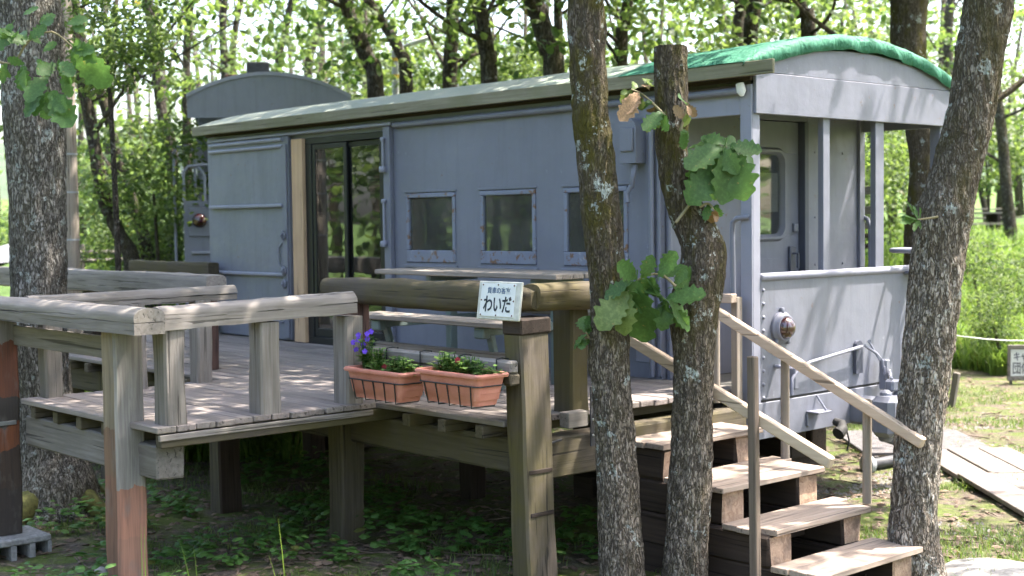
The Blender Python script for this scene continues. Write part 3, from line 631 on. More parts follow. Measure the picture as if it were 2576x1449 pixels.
vpart(V2, 'end_panel', 'paint', lambda m_: m_.box(-.02, .02, -1.19, 1.1, -1.5, .33, .006))
vpart(V2, 'lamp_box', 'paint', lambda m_: m_.box(.0205, .05, -1.13, -.80, -.16, .24, .02))
vpart(V2, 'lamp_lens', 'lens_red', lambda m_: m_.lathe((.051, -.98, .06), (1, 0, 0), [(0, .10), (.04, .09), (.07, .05), (.08, .002)], 18), 60)
vpart(V2, 'lower_plate', 'paint_pale', lambda m_: m_.box(.0205, .06, -1.1, -.3, -.40, -.36, .01))
for q in ([(0, -1.18, .33), (0, -1.18, .72), (0, -1.12, .80), (0, -.95, .82), (0, -.2, .84)], [(-.02, -.90, .33), (-.02, -.90, .68), (-.02, -.97, .78), (-.02, -1.1, .80)], [(-.4, -1.32, -1.2), (-.4, -1.32, 1.0), (-.4, -1.27, 1.09), (-.4, -1.1, 1.1), (-.4, -1.04, 1.0), (-.4, -1.04, .4)]):
    vpart(V2, 'grab_rail', 'paint_pale', lambda m_: m_.tube(q, .02, 8), 60)
V2.location = (*dp(685, 575, 19.0).to_2d(), 0); V2.rotation_euler.z = ang
p, ang = heading(470, 575, 27.0)
V3 = thing('third_van', 'pale van with light roof, half hidden left of the arched van', 'rail van', (0, 0, -2.25))
vpart(V3, 'body', 'paint_white', lambda m_: m_.box(-6, 0, -1.1, 1.1, -1.3, 1.42, .01)); vpart(V3, 'roof', 'roof_pale', lambda m_: bowroof(m_, 1.2, -6.1, .1, 1.40, .32, .06), 40)
vpart(V3, 'fascia', 'paint_pale', lambda m_: m_.box(.001, .06, -1.17, 1.17, 1.24, 1.40, .01))
for y in (-.98, -.1):
    wn_ = vpart(V3, 'window', 'paint', lambda m_: m_.box(.001, .03, y, y+.36, -.1, .95, .005)); vpart(V3, 'pane', 'glass', lambda m_: m_.box(.031, .036, y+.05, y+.31, -.05, .9, .002), parent=wn_)
V3.location = (*dp(602, 575, 27.0).to_2d(), 0); V3.rotation_euler.z = ang

# ---------------------------------------------------------------- the deck
DECK = thing('wooden_deck', 'weathered raised timber deck with a railed bay in front of the van', 'deck', (-2, -2, -2.25))
def dpart(name, mat, fn, parent=None, smooth=None, label=None):
    m_ = MB(); fn(m_); return m_.build(name, mat, parent or DECK, smooth, label=label)
rnd = random.Random(3)
y = -2.285; k = 0
while y < -.10:
    w = .136; j = -4.2 if k % 2 else -5.1
    for x0, x1 in ((-9.2, j-.003), (j+.003, -.1+rnd.uniform(-.012, .012))):
        dz = rnd.uniform(-.003, .003); dpart('plank', 'wood_deck', lambda m_: m_.box(x0, x1, y, y+w-.007, -1.26+dz, -1.222+dz, .005, .0015))
    y += w; k += 1
y = -3.935; k = 0
while y < -2.31:
    w = .1358; dz = rnd.uniform(-.003, .003)
    dpart('plank', 'wood_deck', lambda m_: m_.box(-3.42+rnd.uniform(-.01, .01), -1.385+rnd.uniform(-.012, .012), y, y+w-.007, -1.255+dz, -1.217+dz, .005, .0015)); y += w
x = -8.9
while x < -.2:
    if not -3.45 < x < -1.3: dpart('joist', 'wood_moss_y', lambda m_: m_.box(x, x+.075, -2.315, -.06, -1.345, -1.264, .005))
    else: dpart('joist', 'wood_moss_y', lambda m_: m_.box(x, x+.075, -3.905, -.06, -1.345, -1.264, .005))
    x += .372
dpart('edge_board', 'wood_rail_y', lambda m_: m_.box(-1.40, -1.372, -3.92, -2.34, -1.30, -1.262, .004))
for y0, x0, x1 in ((-3.88, -3.48, -1.50), (-2.17, -9.0, -.19), (-.5, -9.0, -.3)):
    dpart('beam', 'wood_rail_x' if y0 < -3 else 'wood_moss_x', lambda m_: m_.box(x0, x1, y0, y0+.19, -1.56, -1.347, .012, .004))
dpart('end_beam', 'wood_moss_y', lambda m_: m_.box(-.165, .015, -2.06, -.08, -1.60, -1.348, .012, .003))
dpart('packing_block', 'wood_rail_y', lambda m_: m_.box(-.05, .035, -1.87, -1.69, -1.30, -1.20, .006))
ST = dpart('iron_strap', 'iron', lambda m_: m_.box(.036, .046, -1.685, -1.645, -1.43, -1.05, .002))
for z in (-1.09, -1.14, -1.26, -1.36): dpart('strap_bolt', 'steel', lambda m_: m_.lathe((.046, -1.665, z), (1, 0, 0), [(0, .009), (.006, .007), (.007, .001)], 8), ST, 60)
dpart('staple', 'iron', lambda m_: m_.tube([(.05, -2.2, -1.36), (.06, -2.06, -1.365), (.03, -1.93, -1.36)], .008, 6), None, 60)
# posts to the ground
def post(x0, x1, y0, y1, z0, z1, mat='wood_moss_z', name='post', c=.014, lean=0, label=None, mat2=None):
    m_ = MB(); n = 14; V = []; cr = c
    for i in range(n+1):
        z = z0+(z1-z0)*i/n; sh = lean*(z-z1)
        ring = [(x0+cr, y0), (x1-cr, y0), (x1, y0+cr), (x1, y1-cr), (x1-cr, y1), (x0+cr, y1), (x0, y1-cr), (x0, y0+cr)]
        for q, (x, y) in enumerate(ring):
            w = .010*noise.noise(Vector((x*7, y*7, z*2.8))); V.append((x+sh+w, y+w*.8, z))
    F = [tuple(range(8))[::-1], tuple(n*8+q for q in range(8))]
    for i in range(n):
        for q in range(8): F.append((i*8+q, i*8+(q+1) % 8, (i+1)*8+(q+1) % 8, (i+1)*8+q))
    m_.add(V, F); ob = m_.build(name, mat, DECK, None, label=label)
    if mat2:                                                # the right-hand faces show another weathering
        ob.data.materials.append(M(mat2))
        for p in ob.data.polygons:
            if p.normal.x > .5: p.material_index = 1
    return ob
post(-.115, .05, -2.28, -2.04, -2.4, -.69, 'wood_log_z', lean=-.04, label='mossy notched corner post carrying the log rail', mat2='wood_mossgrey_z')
dpart('post_cap', 'wood_dark_x', lambda m_: m_.box(-.115, .06, -2.285, -2.03, -.689, -.585, .012, .004))
for z in (-1.52, -1.78): dpart('groove_shade', 'wood_dark_y', lambda m_: m_.box(.0, .0535-.04*(z+.69), -2.25, -2.06, z-.014, z+.012, .003))  # thin dark strips stand in for the shade inside the post's grooves
post(-2.06, -1.885, -2.255, -2.05, -2.45, -1.35); post(-3.86, -3.69, -2.2, -2.0, -2.45, -1.35, mat2='wood_dark_z'); post(-5.9, -5.7, -2.2, -2.0, -2.5, -1.35); post(-7.6, -7.4, -2.2, -2.0, -2.5, -1.35)
for x in (-.3, -2.6, -5.0, -7.2): post(x-.17, x, -.45, -.28, -2.45, -1.56, 'wood_dark_z')
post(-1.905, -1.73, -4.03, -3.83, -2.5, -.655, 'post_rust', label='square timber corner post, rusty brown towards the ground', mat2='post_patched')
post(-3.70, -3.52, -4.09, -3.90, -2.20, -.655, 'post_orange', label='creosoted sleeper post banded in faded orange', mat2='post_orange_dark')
dpart('post_bracket', 'steel', lambda m_: m_.box(-3.518, -3.51, -4.075, -3.93, -1.41, -1.38, .002))
post(-.215, -.05, -1.76, -1.60, -1.22, -.55, 'wood_moss_z', mat2='wood_moss_z'); post(-1.97, -1.78, -2.24, -2.05, -1.22, -.56, 'wood_red'); post(-4.32, -4.12, -2.1, -1.93, -1.22, -.60, 'wood_red', mat2='wood_red')
post(-6.4, -6.2, -2.1, -1.93, -1.22, -.60, 'wood_dark_z'); post(-7.5, -7.33, -.28, -.1, -1.22, -.545, 'wood_dark_z')
for y in (-3.86, -3.19, -2.53): post(-1.565, -1.40, y, y+.14, -1.217, -.625, 'wood_rail_z', 'baluster')
for y in (-3.80, -3.15, -2.6): post(-3.42, -3.28, y, y+.13, -1.217, -.58, 'wood_rail_z', 'baluster')
# rails: square timber with a half-round cap
def rail(a, b, w, zb0, zm0, zt0, dz, axis, nm='rail'):
    s = 'x' if axis == 0 else 'y'
    for lay in (0, 1):
        m_ = MB(); n = 24; prof = []
        if lay == 0: prof = [(-w/2, zb0), (w/2, zb0), (w/2, zm0-.003), (-w/2, zm0-.003)]
        else:
            h = zt0-zm0; prof = [(-w/2, zm0), (w/2, zm0), (w/2, zm0+h*.35)] + [(w/2*math.cos(R_(t)), zm0+h*.35+h*.65*math.sin(R_(t))) for t in range(20, 161, 20)] + [(-w/2, zm0+h*.35)]
        m = len(prof)
        for i in range(n+1):
            t = i/n; P0 = Vector(a).lerp(Vector(b), t)
            for q, (c, z) in enumerate(prof):
                wv = .008*noise.noise(Vector((t*14, c*20, z*20+lay)))
                m_.v.append((P0.x, P0.y+c+wv, z+dz*t+wv) if axis == 0 else (P0.x-c+wv, P0.y, z+dz*t+wv))
        for i in range(n):
            for q in range(m): m_.f.append((i*m+q, i*m+(q+1) % m, (i+1)*m+(q+1) % m, (i+1)*m+q))
        m_.f += [tuple(range(m))[::-1], tuple(n*m+q for q in range(m))]
        m_.f = [f[::-1] for f in m_.f] if False else m_.f
        m_.build('rail_cap' if lay else nm, 'wood_rail_'+s, DECK, 45)
rail((-5.2, -4.0, 0), (-1.31, -4.0, 0), .20, -.645, -.572, -.487, 0, 0)
rail((-1.46, -3.885, 0), (-1.46, -2.45, 0), .15, -.635, -.567, -.493, .035, 1)
rail((-3.38, -3.885, 0), (-3.38, -2.23, 0), .15, -.60, -.55, -.488, .012, 1)
dpart('rail_board', 'wood_rail_x', lambda m_: m_.box(-5.0, -1.95, -3.93, -3.90, -.84, -.70, .004))
def log(a, b, w, h, mat, seed, name='log_rail', rough=.012, taper=0, label=None, sq=3.2):
    m_ = MB(); n, m = 36, 24; a = Vector(a); b = Vector(b); d = (b-a).normalized(); s = Vector((0, 0, 1)).cross(d).normalized()
    for i in range(n+1):
        t = i/n; c = a.lerp(b, t); k = 1-taper*max(0, (t-.85)/.15)**2
        if i in (0, n): k *= .96
        for q in range(m):
            th = 2*math.pi*q/m+.2; e = (abs(math.cos(th))**sq+abs(math.sin(th))**sq)**(-1/sq)
            p = c + s*(w/2*e*math.cos(th)*k) + Vector((0, 0, h/2*e*math.sin(th)*k))
            nv = noise.noise(Vector((p.x*3+seed, p.y*3, p.z*7)))*rough + noise.noise(Vector((p.x*1.1, p.y*1.1, seed)))*rough
            m_.v.append(p + (p-c).normalized()*nv)
    for i in range(n):
        for q in range(m): m_.f.append((i*m+q, i*m+(q+1) % m, (i+1)*m+(q+1) % m, (i+1)*m+q))
    m_.f += [tuple(range(m))[::-1], tuple(n*m+q for q in range(m))]
    return m_.build(name, mat, DECK, 40, label=label)
log((-2.17, -2.12, -.478), (.035, -2.12, -.482), .21, .185, 'wood_log_x', 1, rough=.02, taper=.35, label='mossy hewn log forming the front rail')
log((-.02, -2.13, -.475), (-.02, -1.38, -.47), .19, .175, 'wood_log_y', 5, rough=.02)
log((-9.1, -2.1, -.52), (-3.85, -2.1, -.513), .205, .205, 'wood_rail_x', 9, 'timber_rail', rough=.014, sq=9)
log((-9.1, -.21, -.48), (-7.22, -.21, -.48), .14, .135, 'wood_moss_x', 4, 'timber_rail', rough=.008, sq=9)
dpart('planter_bar', 'wood_moss_x', lambda m_: m_.box(-1.78, .055, -2.37, -2.29, -.985, -.915, .01, .003)); dpart('planter_bar', 'wood_rail_x', lambda m_: m_.box(-1.76, .05, -2.365, -2.295, -.912, -.84, .01, .003))
# hollow concrete block under the orange post
CB = MB(); bx0, bx1, by0, by1, bz0, bz1 = -3.78, -3.36, -4.32, -3.76, -2.42, -2.205
ys = [by0]; 
for q in range(4): ys += [by0+.035+q*.135, by0+.035+q*.135+.095]
ys.append(by1)
for q in range(len(ys)-1):
    if q % 2 == 0: CB.box(bx0, bx1, ys[q], ys[q+1], bz0+.0455, bz1-.0455, .002)
CB.box(bx0, bx1, by0, by1, bz1-.045, bz1, .008); CB.box(bx0, bx1, by0, by1, bz0, bz0+.045, .006)
CB.build('concrete_block', 'concrete', None, None, origin=(-3.57, -4.0, -2.42+H), label='hollow grey concrete block under the orange-banded post', cat='concrete block')

# ---------------------------------------------------------------- stairs
STAIR = thing('wooden_stairs', 'timber steps on stacked sleepers with handrails, descending beside the van', 'stairs', (.7, -.9, -2.25))
def spart(name, mat, fn, parent=None, smooth=None, mat2=None, label=None):
    m_ = MB(); fn(m_); ob = m_.build(name, mat, parent or STAIR, smooth, label=label)
    if mat2:
        ob.data.materials.append(M(mat2))
        for p in ob.data.polygons:
            if p.normal.x > .8: p.material_index = 1
    return ob
TR = [(-.10, .385, -1.42), (.375, .88, -1.624), (.865, 1.225, -1.836), (1.23, 1.60, -2.03)]
for k, (x0, x1, z) in enumerate(TR):
    n = 3; w = (x1-x0)/n
    for q in range(n):
        e = rnd.uniform(-.03, .03) - (.05 if q == 2 and k == 2 else 0); f = rnd.uniform(-.015, .015)
        yl = -1.40+e; yr = -.36+f
        if k == 2 and q == 2: yl = -1.33
        if q == 0 and k in (1, 2): yr += .10
        spart('tread_plank', 'wood_tread_y', lambda m_: m_.box(x0+q*w+.002, x0+(q+1)*w-.003, yl, yr, z-.036+rnd.uniform(-.002, .002), z, .004, .0012))
for side, (y0, y1) in enumerate(((-1.35, -1.12), (-.60, -.40))):
    for k, (x0, x1, z) in enumerate(TR):
        zt = z-.037; zb = (TR[k+1][2]-.039) if k < 3 else -2.30
        h = (zt-zb)
        for q in range(1):
            za = zb+.0008; zc = zt-.0008; xe = x1-.04+rnd.uniform(-.015, .012)
            spart('sleeper', 'wood_dark_x', lambda m_: m_.box(-.10+rnd.uniform(-.02, .02), xe, y0+rnd.uniform(-.015, .015), y1+rnd.uniform(-.01, .01), za, zc, .016, .008), mat2='endgrain')
for k, (x0, x1, z) in enumerate(TR):
    spart('riser', 'wood_dark_y', lambda m_: m_.box(x0-.06+.05, x0+.03, -1.115, -.605, (TR[k+1][2] if k < 3 else -2.28), z-.04, .004))
spart('handrail', 'wood_hand', lambda m_: m_.bar((-.03, -1.42, -.69), (1.67, -1.42, -1.37), .05, .07, .008))
spart('handrail', 'wood_hand', lambda m_: m_.bar((-.1, -.345, -.625), (1.585, -.345, -1.395), .05, .07, .008))
def rpost(x, y, z0, z1, r=.03):
    spart('rail_post', 'wood_post_z', lambda m_: m_.tube([(x, y, z0+(z1-z0)*i/8) for i in range(8)]+[(x, y, z1-.012), (x, y, z1)], [r*(1+.06*noise.noise(Vector((x, y, i*1.3)))) for i in range(8)]+[r, r*.7], 12), None, 50)
rpost(.50, -.283, -1.624, -.895); rpost(1.145, -.285, -1.836, -1.165); rpost(-.10, -.283, -1.3, -.56)
spart('rail_post', 'wood_brown_z', lambda m_: m_.frame((1.172, -1.475, -1.55), Vector((1, 0, 0)), Vector((0, 1, 0)), Vector((-.012, 0, 1)).normalized(), .055, .048, 1.5, .006))
spart('landing_post', 'wood_post_z', lambda m_: m_.box(-.10, -.045, -.115, -.05, -1.45, -.56, .004)); spart('landing_bar', 'wood_tread_x', lambda m_: m_.box(-.27, -.04, -.185, -.117, -.60, -.535, .005))
# ---------------------------------------------------------------- picnic table on the deck
PT = thing('picnic_table', 'grey-brown picnic table with attached benches on the deck below the windows', 'picnic table', (-1.95, -.8, -1.22))
def tpart(name, mat, fn, smooth=None):
    m_ = MB(); fn(m_); return m_.build(name, mat, PT, smooth)
for q in range(4): tpart('tabletop_board', 'wood_table', lambda m_: m_.box(-3.1+rnd.uniform(-.01, .01), -.93+rnd.uniform(-.01, .01), -1.05+q*.15, -1.05+q*.15+.143, -.425, -.385, .006, .002))
for y0 in (-1.56, -.34):
    for q in range(2): tpart('bench_board', 'wood_table', lambda m_: m_.box(-2.72, -.86, y0+q*.142, y0+q*.142+.136, -.745, -.703, .008, .002))
for x in (-2.45, -1.22):
    tpart('table_leg', 'paint_green', lambda m_: (m_.box(x-.035, x+.035, -.80, -.73, -1.22, -.427, .006), m_.box(x-.03, x+.03, -1.0, -.5, -.47, -.4265, .006)))
    tpart('bench_frame', 'paint_green', lambda m_: (m_.box(x-.03, x+.03, -1.52, -.1, -.81, -.747, .006), m_.box(x-.055, x+.055, -1.53, -1.46, -.83, -.7465, .01), m_.bar((x, -1.42, -.8), (x-.02, -1.30, -1.21), .05, .05, .006)))
tpart('foot_board', 'wood_table', lambda m_: m_.box(-2.6, -1.0, -1.42, -1.38, -1.03, -.93, .006, .002)); tpart('foot_board', 'wood_dark_x', lambda m_: m_.box(-2.6, -1.0, -1.25, -1.21, -1.12, -1.03, .006, .002))

# ---------------------------------------------------------------- planters, wire holders, pansies
def planter(cx, zt, L, lab, mess):
    T = thing('planter', 'terracotta plastic planter box hooked on the deck, '+lab, 'planter', (cx, -2.51, zt-.19), 'planters on the deck rail')
    y0, y1 = -2.635, -2.385; yc = (y0+y1)/2
    def ring(hx, hy, z, r, n=5):
        o = []
        for sx, sy, a0 in ((1, 1, 0), (-1, 1, 90), (-1, -1, 180), (1, -1, 270)):
            for k in range(n+1): a = R_(a0+90*k/n); o.append((cx+sx*(hx-r)+r*math.cos(a), yc+sy*(hy-r)+r*math.sin(a), z))
        return o
    def loft(rs, m_, close=True):
        n = len(rs[0]); b = len(m_.v); V = [p for r_ in rs for p in r_]; F = []
        for i in range(len(rs)-1):
            for k in range(n): F.append((i*n+k, i*n+(k+1) % n, (i+1)*n+(k+1) % n, (i+1)*n+k))
        if close: F.append(tuple(range(n))[::-1])
        m_.add(V, F)
    hx, hy = L/2, .125; m_ = MB()
    loft([ring(hx-.075, hy-.035, zt-.195, .03), ring(hx-.068, hy-.03, zt-.165, .03), ring(hx-.06, hy-.028, zt-.163, .03), ring(hx-.022, hy-.014, zt-.028, .035), ring(hx-.03, hy-.022, zt-.02, .03), ring(hx-.045, hy-.035, zt-.12, .03)], m_)
    m_.build('pot', 'terracotta', T, 50)
    m_ = MB(); loft([ring(hx-.021, hy-.013, zt-.03, .035), ring(hx, hy+.004, zt-.026, .04), ring(hx+.004, hy+.008, zt-.012, .04), ring(hx-.006, hy, zt, .035), ring(hx-.026, hy-.018, zt-.002, .03), ring(hx-.029, hy-.021, zt-.03, .03)], m_, False); m_.build('rim', 'terracotta', T, 50)
    m_ = MB(); o = ring(hx-.04, hy-.03, zt-.045, .03); m_.add(o, [tuple(range(len(o)))]); m_.build('soil', 'soil', T)
    Wb = thing('wire_holder', 'black wire basket holding the '+lab.split()[1]+' planter', 'plant holder', (cx, -2.5, zt-.2), 'planter holders')
    m_ = MB(); zr = zt-.075; o = ring(hx-.028, hy-.012, zr, .035); m_.tube(o+[o[0]], .0045, 5)
    m_.build('ring_wire', 'wire', Wb, 60)
    for q in range(5):
        x = cx-hx+.09+q*(L-.18)/4; m_ = MB(); xb = cx+(x-cx)*.93
        m_.tube([(x, -2.37, zr), (x, yc+hy-.02, zr), (xb, yc+hy-.04, zt-.205), (xb, yc-hy+.03, zt-.205), (x, yc-hy+.010, zr)], .0045, 5)
        m_.build('upright_wire', 'wire', Wb, 60)
    for q in (.22, .78):
        x = cx-hx+L*q; m_ = MB(); m_.tube([(x, -2.378, zr), (x, -2.378, -.88), (x, -2.376, -.832), (x, -2.33, -.826), (x, -2.284, -.832), (x, -2.282, -.90)], .005, 5); m_.build('hook', 'wire', Wb, 60)
    rr = random.Random(mess); zs = zt-.045; N = 5 if mess == 1 else 6
    for q in range(N):
        px = cx-hx+.09+(L-.18)*q/(N-1)+rr.uniform(-.02, .02); py = yc+rr.uniform(-.03, .03)
        tall = (.26 if (mess == 1 and q == 0) else .17 if (mess == 1 and q == 1) else .125+rr.uniform(-.02, .035)) * (.6 if (mess == 2 and q == N-1) else 1)
        lab2 = {1: ['tall violet-flowered pansy at the left end of the left planter', 'leafy pansy beside the tall violet one in the left planter', 'bushy pansy in the middle of the left planter', 'low pansy right of the middle in the left planter', 'pansy spilling over the right end of the left planter'],
                2: ['leafy pansy at the left end of the right planter', 'second pansy from the left in the right planter', 'dark red flowered pansy left of the middle in the right planter', 'full leafy pansy right of the middle in the right planter', 'leafy pansy second from the right end of the right planter', 'tiny pansy seedling at the right end of the right planter']}[mess][q]
        pn = thing('pansy', lab2, 'flower', (px, py, zs), 'pansies in the planters'); m_ = MB(); lf = MB()
        for s in range(int(16+tall*90)):
            a = rr.uniform(0, 6.28); rad = rr.uniform(.01, .085); hh = tall*rr.uniform(.35, 1); top = Vector((px+math.cos(a)*rad, py+math.sin(a)*rad*.8, zs+hh))
            m_.tube([(px+math.cos(a)*rad*.3, py+math.sin(a)*rad*.3, zs), top], .0022, 4, False)
            for g in range(5):
                b = rr.uniform(0, 6.28); d = Vector((math.cos(b), math.sin(b), rr.uniform(-.1, .5))).normalized(); s_ = d.cross(Vector((0, 0, 1))).normalized(); le = rr.uniform(.03, .058); w_ = le*.34
                base = top-Vector((0, 0, rr.uniform(0, hh*.6))); up_ = s_.cross(d)
                lf.add([base, base+d*le*.45+s_*w_-up_*.003, base+d*le-up_*.008, base+d*le*.45-s_*w_-up_*.003], [(0, 1, 2), (0, 2, 3)]); lf.c += [rr.random()]*2
        m_.build('stem', 'herb', pn); lf.build('leaves', 'pansy_leaf', pn)
        fl = {(1, 0): [('petal_violet', 9)], (1, 2): [('petal_red', 1)], (2, 2): [('petal_red', 1)]}.get((mess, q), [])
        for mt, cnt in fl:
            for g in range(cnt):
                f_ = MB(); c_ = Vector((px+rr.uniform(-.07, .08), py-rr.uniform(.0, .09), zs+tall*rr.uniform(.55, 1.12))); nrm = Vector((.6, -.75, .2)).normalized(); s_ = nrm.cross(Vector((0, 0, 1))).normalized(); u_ = s_.cross(nrm)
                for w in range(5):
                    a = R_(90+72*w+rr.uniform(-10, 10)); dd = s_*math.cos(a)+u_*math.sin(a); tt = nrm.cross(dd); R0 = .017
                    f_.add([c_, c_+dd*R0*.6+tt*R0*.55+nrm*.004, c_+dd*R0*1.1+tt*R0*.25, c_+dd*R0*1.1-tt*R0*.25, c_+dd*R0*.6-tt*R0*.55+nrm*.004], [(0, 1, 2), (0, 2, 3), (0, 3, 4)])
                f_.build('blossom', mt, pn)
planter(-.985, -.940, .64, 'the left one, with violet flowers', 1)
planter(-.235, -.897, .62, 'the right one, below the sign', 2)

# ---------------------------------------------------------------- signs
def text_mesh(body, size, mat, mw, parent, name, bold=0, sx=1.0, space=1.0):
    cu = bpy.data.curves.new(name, 'FONT'); cu.body = body; cu.size = size; cu.align_x = 'CENTER'; cu.align_y = 'CENTER'; cu.offset = bold; cu.extrude = .0006; cu.space_character = space
    to = bpy.data.objects.new('tmp', cu); COL.objects.link(to); dg = bpy.context.evaluated_depsgraph_get(); dg.update()
    me = bpy.data.meshes.new_from_object(to.evaluated_get(dg)); bpy.data.objects.remove(to); me.name = name
    me.transform(Matrix.Diagonal((sx, 1, 1, 1))); me.materials.clear(); me.materials.append(M(mat)); return place(me, name, parent, mw)
SG = thing('room_sign', 'white sign with black Japanese lettering leaning on the mossy log rail', 'sign', (-.11, -2.26, -.6))
def sgm(u, w, out=0): return Vector((-.112+u, -2.300+.145*w-out*.99, -.483+w+.14*out))
SX = Vector((1, 0, 0)); SZ = Vector((0, .145, 1)).normalized(); SN = SX.cross(SZ); 
def sgbox(u0, u1, w0, w1, d0, d1, c): m_ = MB(); m_.frame(Vector((-.112, -2.302, -.483))+SX*((u0+u1)/2)+SZ*((w0+w1)/2)+SN*((d0+d1)/2), SX, -SN, SZ, u1-u0, d1-d0, w1-w0, c); return m_
sgbox(-.195, .195, -.118, .118, -.012, .006, .005).build('board', 'sign_frame', SG)
sgbox(-.165, .15, -.098, .104, .0065, .0105, .003).build('plate', 'paint_white', SG)
for u, w in ((-.15, .094), (-.01, .096), (.135, .094), (-.155, 0), (.14, 0), (-.152, -.09), (-.01, -.09), (.135, -.088)):
    m_ = MB(); m_.lathe(Vector((-.112, -2.302, -.483))+SX*u+SZ*w+SN*.011, SN, [(0, .006), (.003, .004), (.0035, .001)], 8); m_.build('nail', 'rust', SG)
def sgmat(u, w): 
    p = Vector((-.112, -2.302, -.483))+SX*u+SZ*w+SN*.012; return Matrix(((SX.x, SZ.x, SN.x, p.x), (SX.y, SZ.y, SN.y, p.y), (SX.z, SZ.z, SN.z, p.z), (0, 0, 0, 1)))
text_mesh('貨車の客室', .042, 'ink_blue', sgmat(.0, .058), SG, 'small_lettering', .0004, 1.0, 1.02)
text_mesh('わいだ', .112, 'ink', sgmat(-.005, -.030), SG, 'large_lettering', .0022, .78, .95)

# ---------------------------------------------------------------- trees
def catmull(P, n):
    out = []
    for i in range(len(P)-1):
        a, b, c, d = P[max(i-1, 0)], P[i], P[i+1], P[min(i+2, len(P)-1)]
        for k in range(n):
            t = k/n; out.append(.5*((2*b)+(c-a)*t+(2*a-5*b+4*c-d)*t*t+(3*b-a-3*c+d)*t**3))
    out.append(P[-1]); return out
def limb_mesh(P, R, sides, amp, seed, sub=6, cap=True):
    """bark-ridged tapered tube through points P with radii R"""
    Q = catmull([Vector((*p, r)) for p, r in zip([Vector(p) for p in P], R)], sub) if False else None
    P = [Vector(p) for p in P]; pts = catmull(P, sub); rr = []
    for i in range(len(R)-1):
        for k in range(sub):
            t = k/sub; t = t*t*(3-2*t)*.5+t*.5; rr.append(R[i]*(1-t)+R[i+1]*t)
    rr.append(R[-1]); mb = MB(); m = len(pts); ref = None
    for i, p in enumerate(pts):
        t = (pts[min(i+1, m-1)]-pts[max(i-1, 0)]).normalized()
        if ref is None: ref = (Vector((1, .3, 0))-t*t.x).normalized()
        ref = (ref-t*ref.dot(t)).normalized(); b = t.cross(ref)
        for k in range(sides):
            a = 2*math.pi*k/sides; d = ref*math.cos(a)+b*math.sin(a); q = p+d*rr[i]; r = rr[i]
            if amp:
                r *= 1+.10*noise.noise(Vector((q.x*2.2+seed, q.y*2.2, q.z*1.6)))
                f = noise.noise(Vector((q.x*22+seed, q.y*22, q.z*3.6))); g = noise.noise(Vector((q.x*52, q.y*52+seed, q.z*14)))
                r += amp*(.75-1.6*abs(f))*.8 + amp*.45*g
            mb.v.append(p+d*r)
    for i in range(m-1):
        for k in range(sides): mb.f.append((i*sides+k, i*sides+(k+1) % sides, (i+1)*sides+(k+1) % sides, (i+1)*sides+k))
    if cap: mb.f += [tuple(range(sides))[::-1], tuple((m-1)*sides+k for k in range(sides))]
    return mb
def mesh_only(mb, name, mat):
    me = bpy.data.meshes.new(name); me.from_pydata(mb.v, [], mb.f)
    if mb.c: at = me.attributes.new('tint', 'FLOAT', 'FACE'); at.data.foreach_set('value', mb.c)
    me.materials.append(M(mat)); return me
def add_leaf(mb, p, d, nrm, L, W, tint):
    s = d.cross(nrm)
    if s.length < 1e-4: return
    s.normalize(); n = s.cross(d); q = L*.12
    mb.add([p, p+d*L*.35+s*W*.8-n*q*.3, p+d*L*.72+s*W-n*q, p+d*L-n*q*1.6, p+d*L*.72-s*W-n*q, p+d*L*.35-s*W*.8-n*q*.3, p+d*L*.5+n*q*.4],
           [(0, 1, 6), (1, 2, 6), (2, 3, 6), (3, 4, 6), (4, 5, 6), (5, 0, 6)]); mb.c += [tint]*6
def crown_mesh(seed, nclump, per, rx, rz, L, mat, hollow=.35, spread=.42, low=.0):
    r = random.Random(seed); mb = MB()
    for c in range(nclump):
        while True:
            x, y, z = (r.uniform(-1, 1) for _ in range(3)); q = math.sqrt(x*x+y*y+z*z)
            if hollow < q < 1 and z > -1+low: break
        k = 1+.22*noise.noise(Vector((x*2+seed, y*2, z*2))); c0 = Vector((x*rx*k, y*rx*k, rz+z*rz*k)); tb = r.random()
        ax = Vector((r.gauss(0, 1), r.gauss(0, 1), r.gauss(0, .35))).normalized()
        for i in range(per):
            p = c0 + ax*r.uniform(-spread, spread)*1.3 + Vector((r.gauss(0, 1), r.gauss(0, 1), r.gauss(0, .7)))*spread*.45
            d = Vector((r.gauss(0, 1), r.gauss(0, 1), r.gauss(-.35, .5))).normalized(); nr = Vector((r.gauss(0, .55), r.gauss(0, .55), 1)).normalized(); l = L*r.uniform(.65, 1.2)
            add_leaf(mb, p, d, nr, l, l*.27, min(.999, max(0, tb*.8+r.random()*.2)))
    return mesh_only(mb, 'crown', mat)
CROWNS = [crown_mesh(s, 120, 24, 2.7, 2.6, .17, 'leaf') for s in (1, 2, 3)]
SHRUBS = [crown_mesh(20+s, 90, 26, 1.3, 1.1, .13, 'leaf', .2, .3) for s in (0, 1)]
SPARSE = [crown_mesh(60+s, 33, 23, 2.6, 2.3, .17, 'leaf', .2, .36) for s in (0, 1, 2)]
HIGH = [crown_mesh(40+s, 175, 24, 2.8, 2.0, .17, 'leaf_deep', .2, .38) for s in (0, 1)]     # oak canopy high overhead
TRE = random.Random(11)
